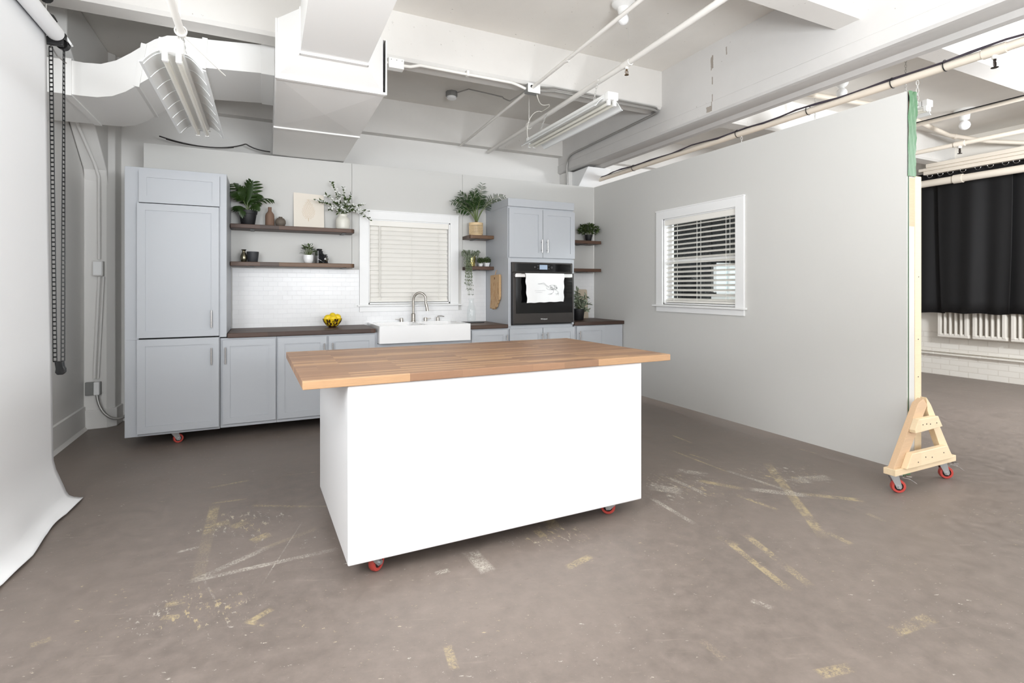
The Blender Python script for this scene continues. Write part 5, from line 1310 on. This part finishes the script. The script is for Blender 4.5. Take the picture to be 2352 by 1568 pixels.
o = m.build('paper_sheet', M['paper'], bd, smooth=60); so = o.modifiers.new('Solid','SOLIDIFY'); so.thickness = .0015
MB().tube([(-4.756,Ye,2.683), (-4.756,Yn,2.683)], .041, 26).build('paper_roll', M['paper'], bd, smooth=50)
bl_ = thing('roller_bracket', 'black bracket with chain pulley at the end of the white paper roll', 'bracket', (-4.75,-1.55,2.64))
MB().box(-4.815, -4.725, -1.572, -1.54, 2.622, 2.665).box(-4.80, -4.715, -1.565, -1.535, 2.66, 2.70).build('bracket_arm', M['black'], bl_, bevel=.006)
MB().disc((-4.738,-1.52,2.645), (.2,1,0), .030, .03, 22).disc((-4.738,-1.505,2.645), (.2,1,0), .022, .012, 22).build('chain_pulley', M['black'], bl_, smooth=40)
MB().prism([(-4.725,2.69), (-4.715,2.692), (-4.695,2.655), (-4.703,2.648)], 'y', -1.53, -1.50).build('white_tab', M['trim'], bl_)
MB().tube([(-4.80,-1.52,2.64), (-4.785,-1.45,2.60), (-4.75,-1.42,2.575)], .004, 6).build('brace', M['greypipe'], bl_)
b2 = thing('black_paper_roll', 'black roll with knobbed end hanging behind the white paper roll', 'backdrop roll', (-4.84,-2.9,2.78))
MB().tube([(-4.845,-1.60,2.785), (-4.845,-3.3,2.785)], .043, 22).build('roll', M['black'], b2, smooth=50)
MB().lathe([(.001,-.03), (.020,-.03), (.030,-.018), (.030,.018), (.020,.03), (.001,.03)], (-4.79,-1.55,2.77), 8, Matrix.Rotation(pi/2,4,'X')).build('knob', M['black'], b2, smooth=30)
MB().lathe([(.001,-.03), (.022,-.03), (.032,-.018), (.032,.018), (.022,.03), (.001,.03)], (-4.80,-1.58,2.885), 12, Matrix.Rotation(pi/2,4,'X')).build('knob', M['black'], b2, smooth=30)
MB().tube([(-4.81,-1.54,3.3), (-4.81,-1.54,2.78)], .004, 6).build('hanging_wire', M['chain'], b2)
MB().tube([(-4.79,-1.60,2.93), (-4.80,-3.4,2.93)], .018, 12).build('support_bar', M['chrome'], b2, smooth=50)
ch = thing('roller_chain', 'long black beaded ladder chain loop with weight hanging beside the paper', 'chain', (-4.76,-1.5,.75))
def ladder(p, q, tw0, tw1, w=.0165, name='chain_strand'):
    m = MB(); p, q = Vector(p), Vector(q); n = int((q-p).length/.0255)
    for i in range(n+1):
        f = i/n; a = tw0 + (tw1-tw0)*f; c_ = p.lerp(q, f); d = Vector((cos(a), sin(a), 0))*w/2
        m.bar(c_-d, c_+d, .006, .0075, (0,0,1))
        if i < n:
            f2 = (i+1)/n; a2 = tw0 + (tw1-tw0)*f2; c2 = p.lerp(q, f2); d2 = Vector((cos(a2), sin(a2), 0))*w/2
            for s in (-1, 1): m.bar(c_+d*s, c2+d2*s, .0038, .0038, (0,1,0))
    return m.build(name, M['black'], ch)
ladder((-4.800,-1.50,2.63), (-4.781,-1.50,.80), -.3, -.2, .0185)
ladder((-4.740,-1.50,2.62), (-4.745,-1.50,.80), 1.45, .35, .016)
MB().prism([(-4.781,.80), (-4.741,.80), (-4.738,.77), (-4.731,.755), (-4.731,.735), (-4.742,.722), (-4.768,.722), (-4.778,.735), (-4.775,.757)], 'y', -1.515, -1.485).build('chain_weight', M['black'], ch, bevel=.004)

# ------------------------------------------------------------------ camera, light
cam = bpy.data.cameras.new('camera'); co = bpy.data.objects.new('camera', cam); COL.objects.link(co)
co.location = (-3.671, -5.384, 1.2237); co.rotation_euler = (radians(90), 0, radians(-25.344))
cam.sensor_width = 36; cam.lens = 1195/2352*36; cam.shift_y = -121/2352; cam.clip_start = .05
SC.camera = co
def area(name, loc, rot, sx, sy, power, col=(1,1,1), spread=None):
    l = bpy.data.lights.new(name, 'AREA'); l.shape = 'RECTANGLE'; l.size = sx; l.size_y = sy; l.energy = power; l.color = col
    if spread: l.spread = spread
    o = bpy.data.objects.new(name, l); COL.objects.link(o); o.location = loc; o.rotation_euler = rot; return o
CW = (.93,.97,1.)
for i, (a, b) in enumerate(wins_f): area('window_daylight', ((a+b)/2, YF+.02, 1.93), (radians(90),0,0), b-a-.1, 2.0, PF[i], CW)
for i, (a, b) in enumerate(wins_r): area('window_daylight', (XR-.02, (a+b)/2, 1.95), (0,radians(90),0), 2.0, b-a-.1, PR[i], CW)
area('fill_strobe', (-2.6,-6.3,1.5), (radians(180-12),0,0), 1.2, 1.2, PB, CW)  # added lamp pointing up, lifts the ceiling and joists
area('fill_strobe', (2.4,-4.7,2.52), (radians(90),0,radians(-22)), .5, .5, PB2, CW)  # added lamp aimed forward, not bounced; lights the right bay beam and post
area('left_fill', (-4.85,-4.35,1.9), (radians(84),0,radians(-56)), 1.6, 1.4, PL, CW)  # added fill lamp, brightens the faces turned to the left
w = bpy.data.worlds.new('world'); SC.world = w; w.use_nodes = True
w.node_tree.nodes['Background'].inputs[0].default_value = (.9,.95,1,1); w.node_tree.nodes['Background'].inputs[1].default_value = 1.
SC.view_settings.view_transform = 'Standard'; SC.view_settings.look = 'None'; SC.view_settings.gamma = 1; SC.view_settings.use_curve_mapping = False
SC.view_settings.exposure = EXPO
SC.cycles.use_denoising = True; SC.cycles.use_adaptive_sampling = True; SC.cycles.adaptive_threshold = .025
SC.cycles.max_bounces = 8; SC.cycles.diffuse_bounces = 5; SC.cycles.transparent_max_bounces = 12
SC.cycles.caustics_reflective = False; SC.cycles.caustics_refractive = False; SC.cycles.sample_clamp_indirect = 4
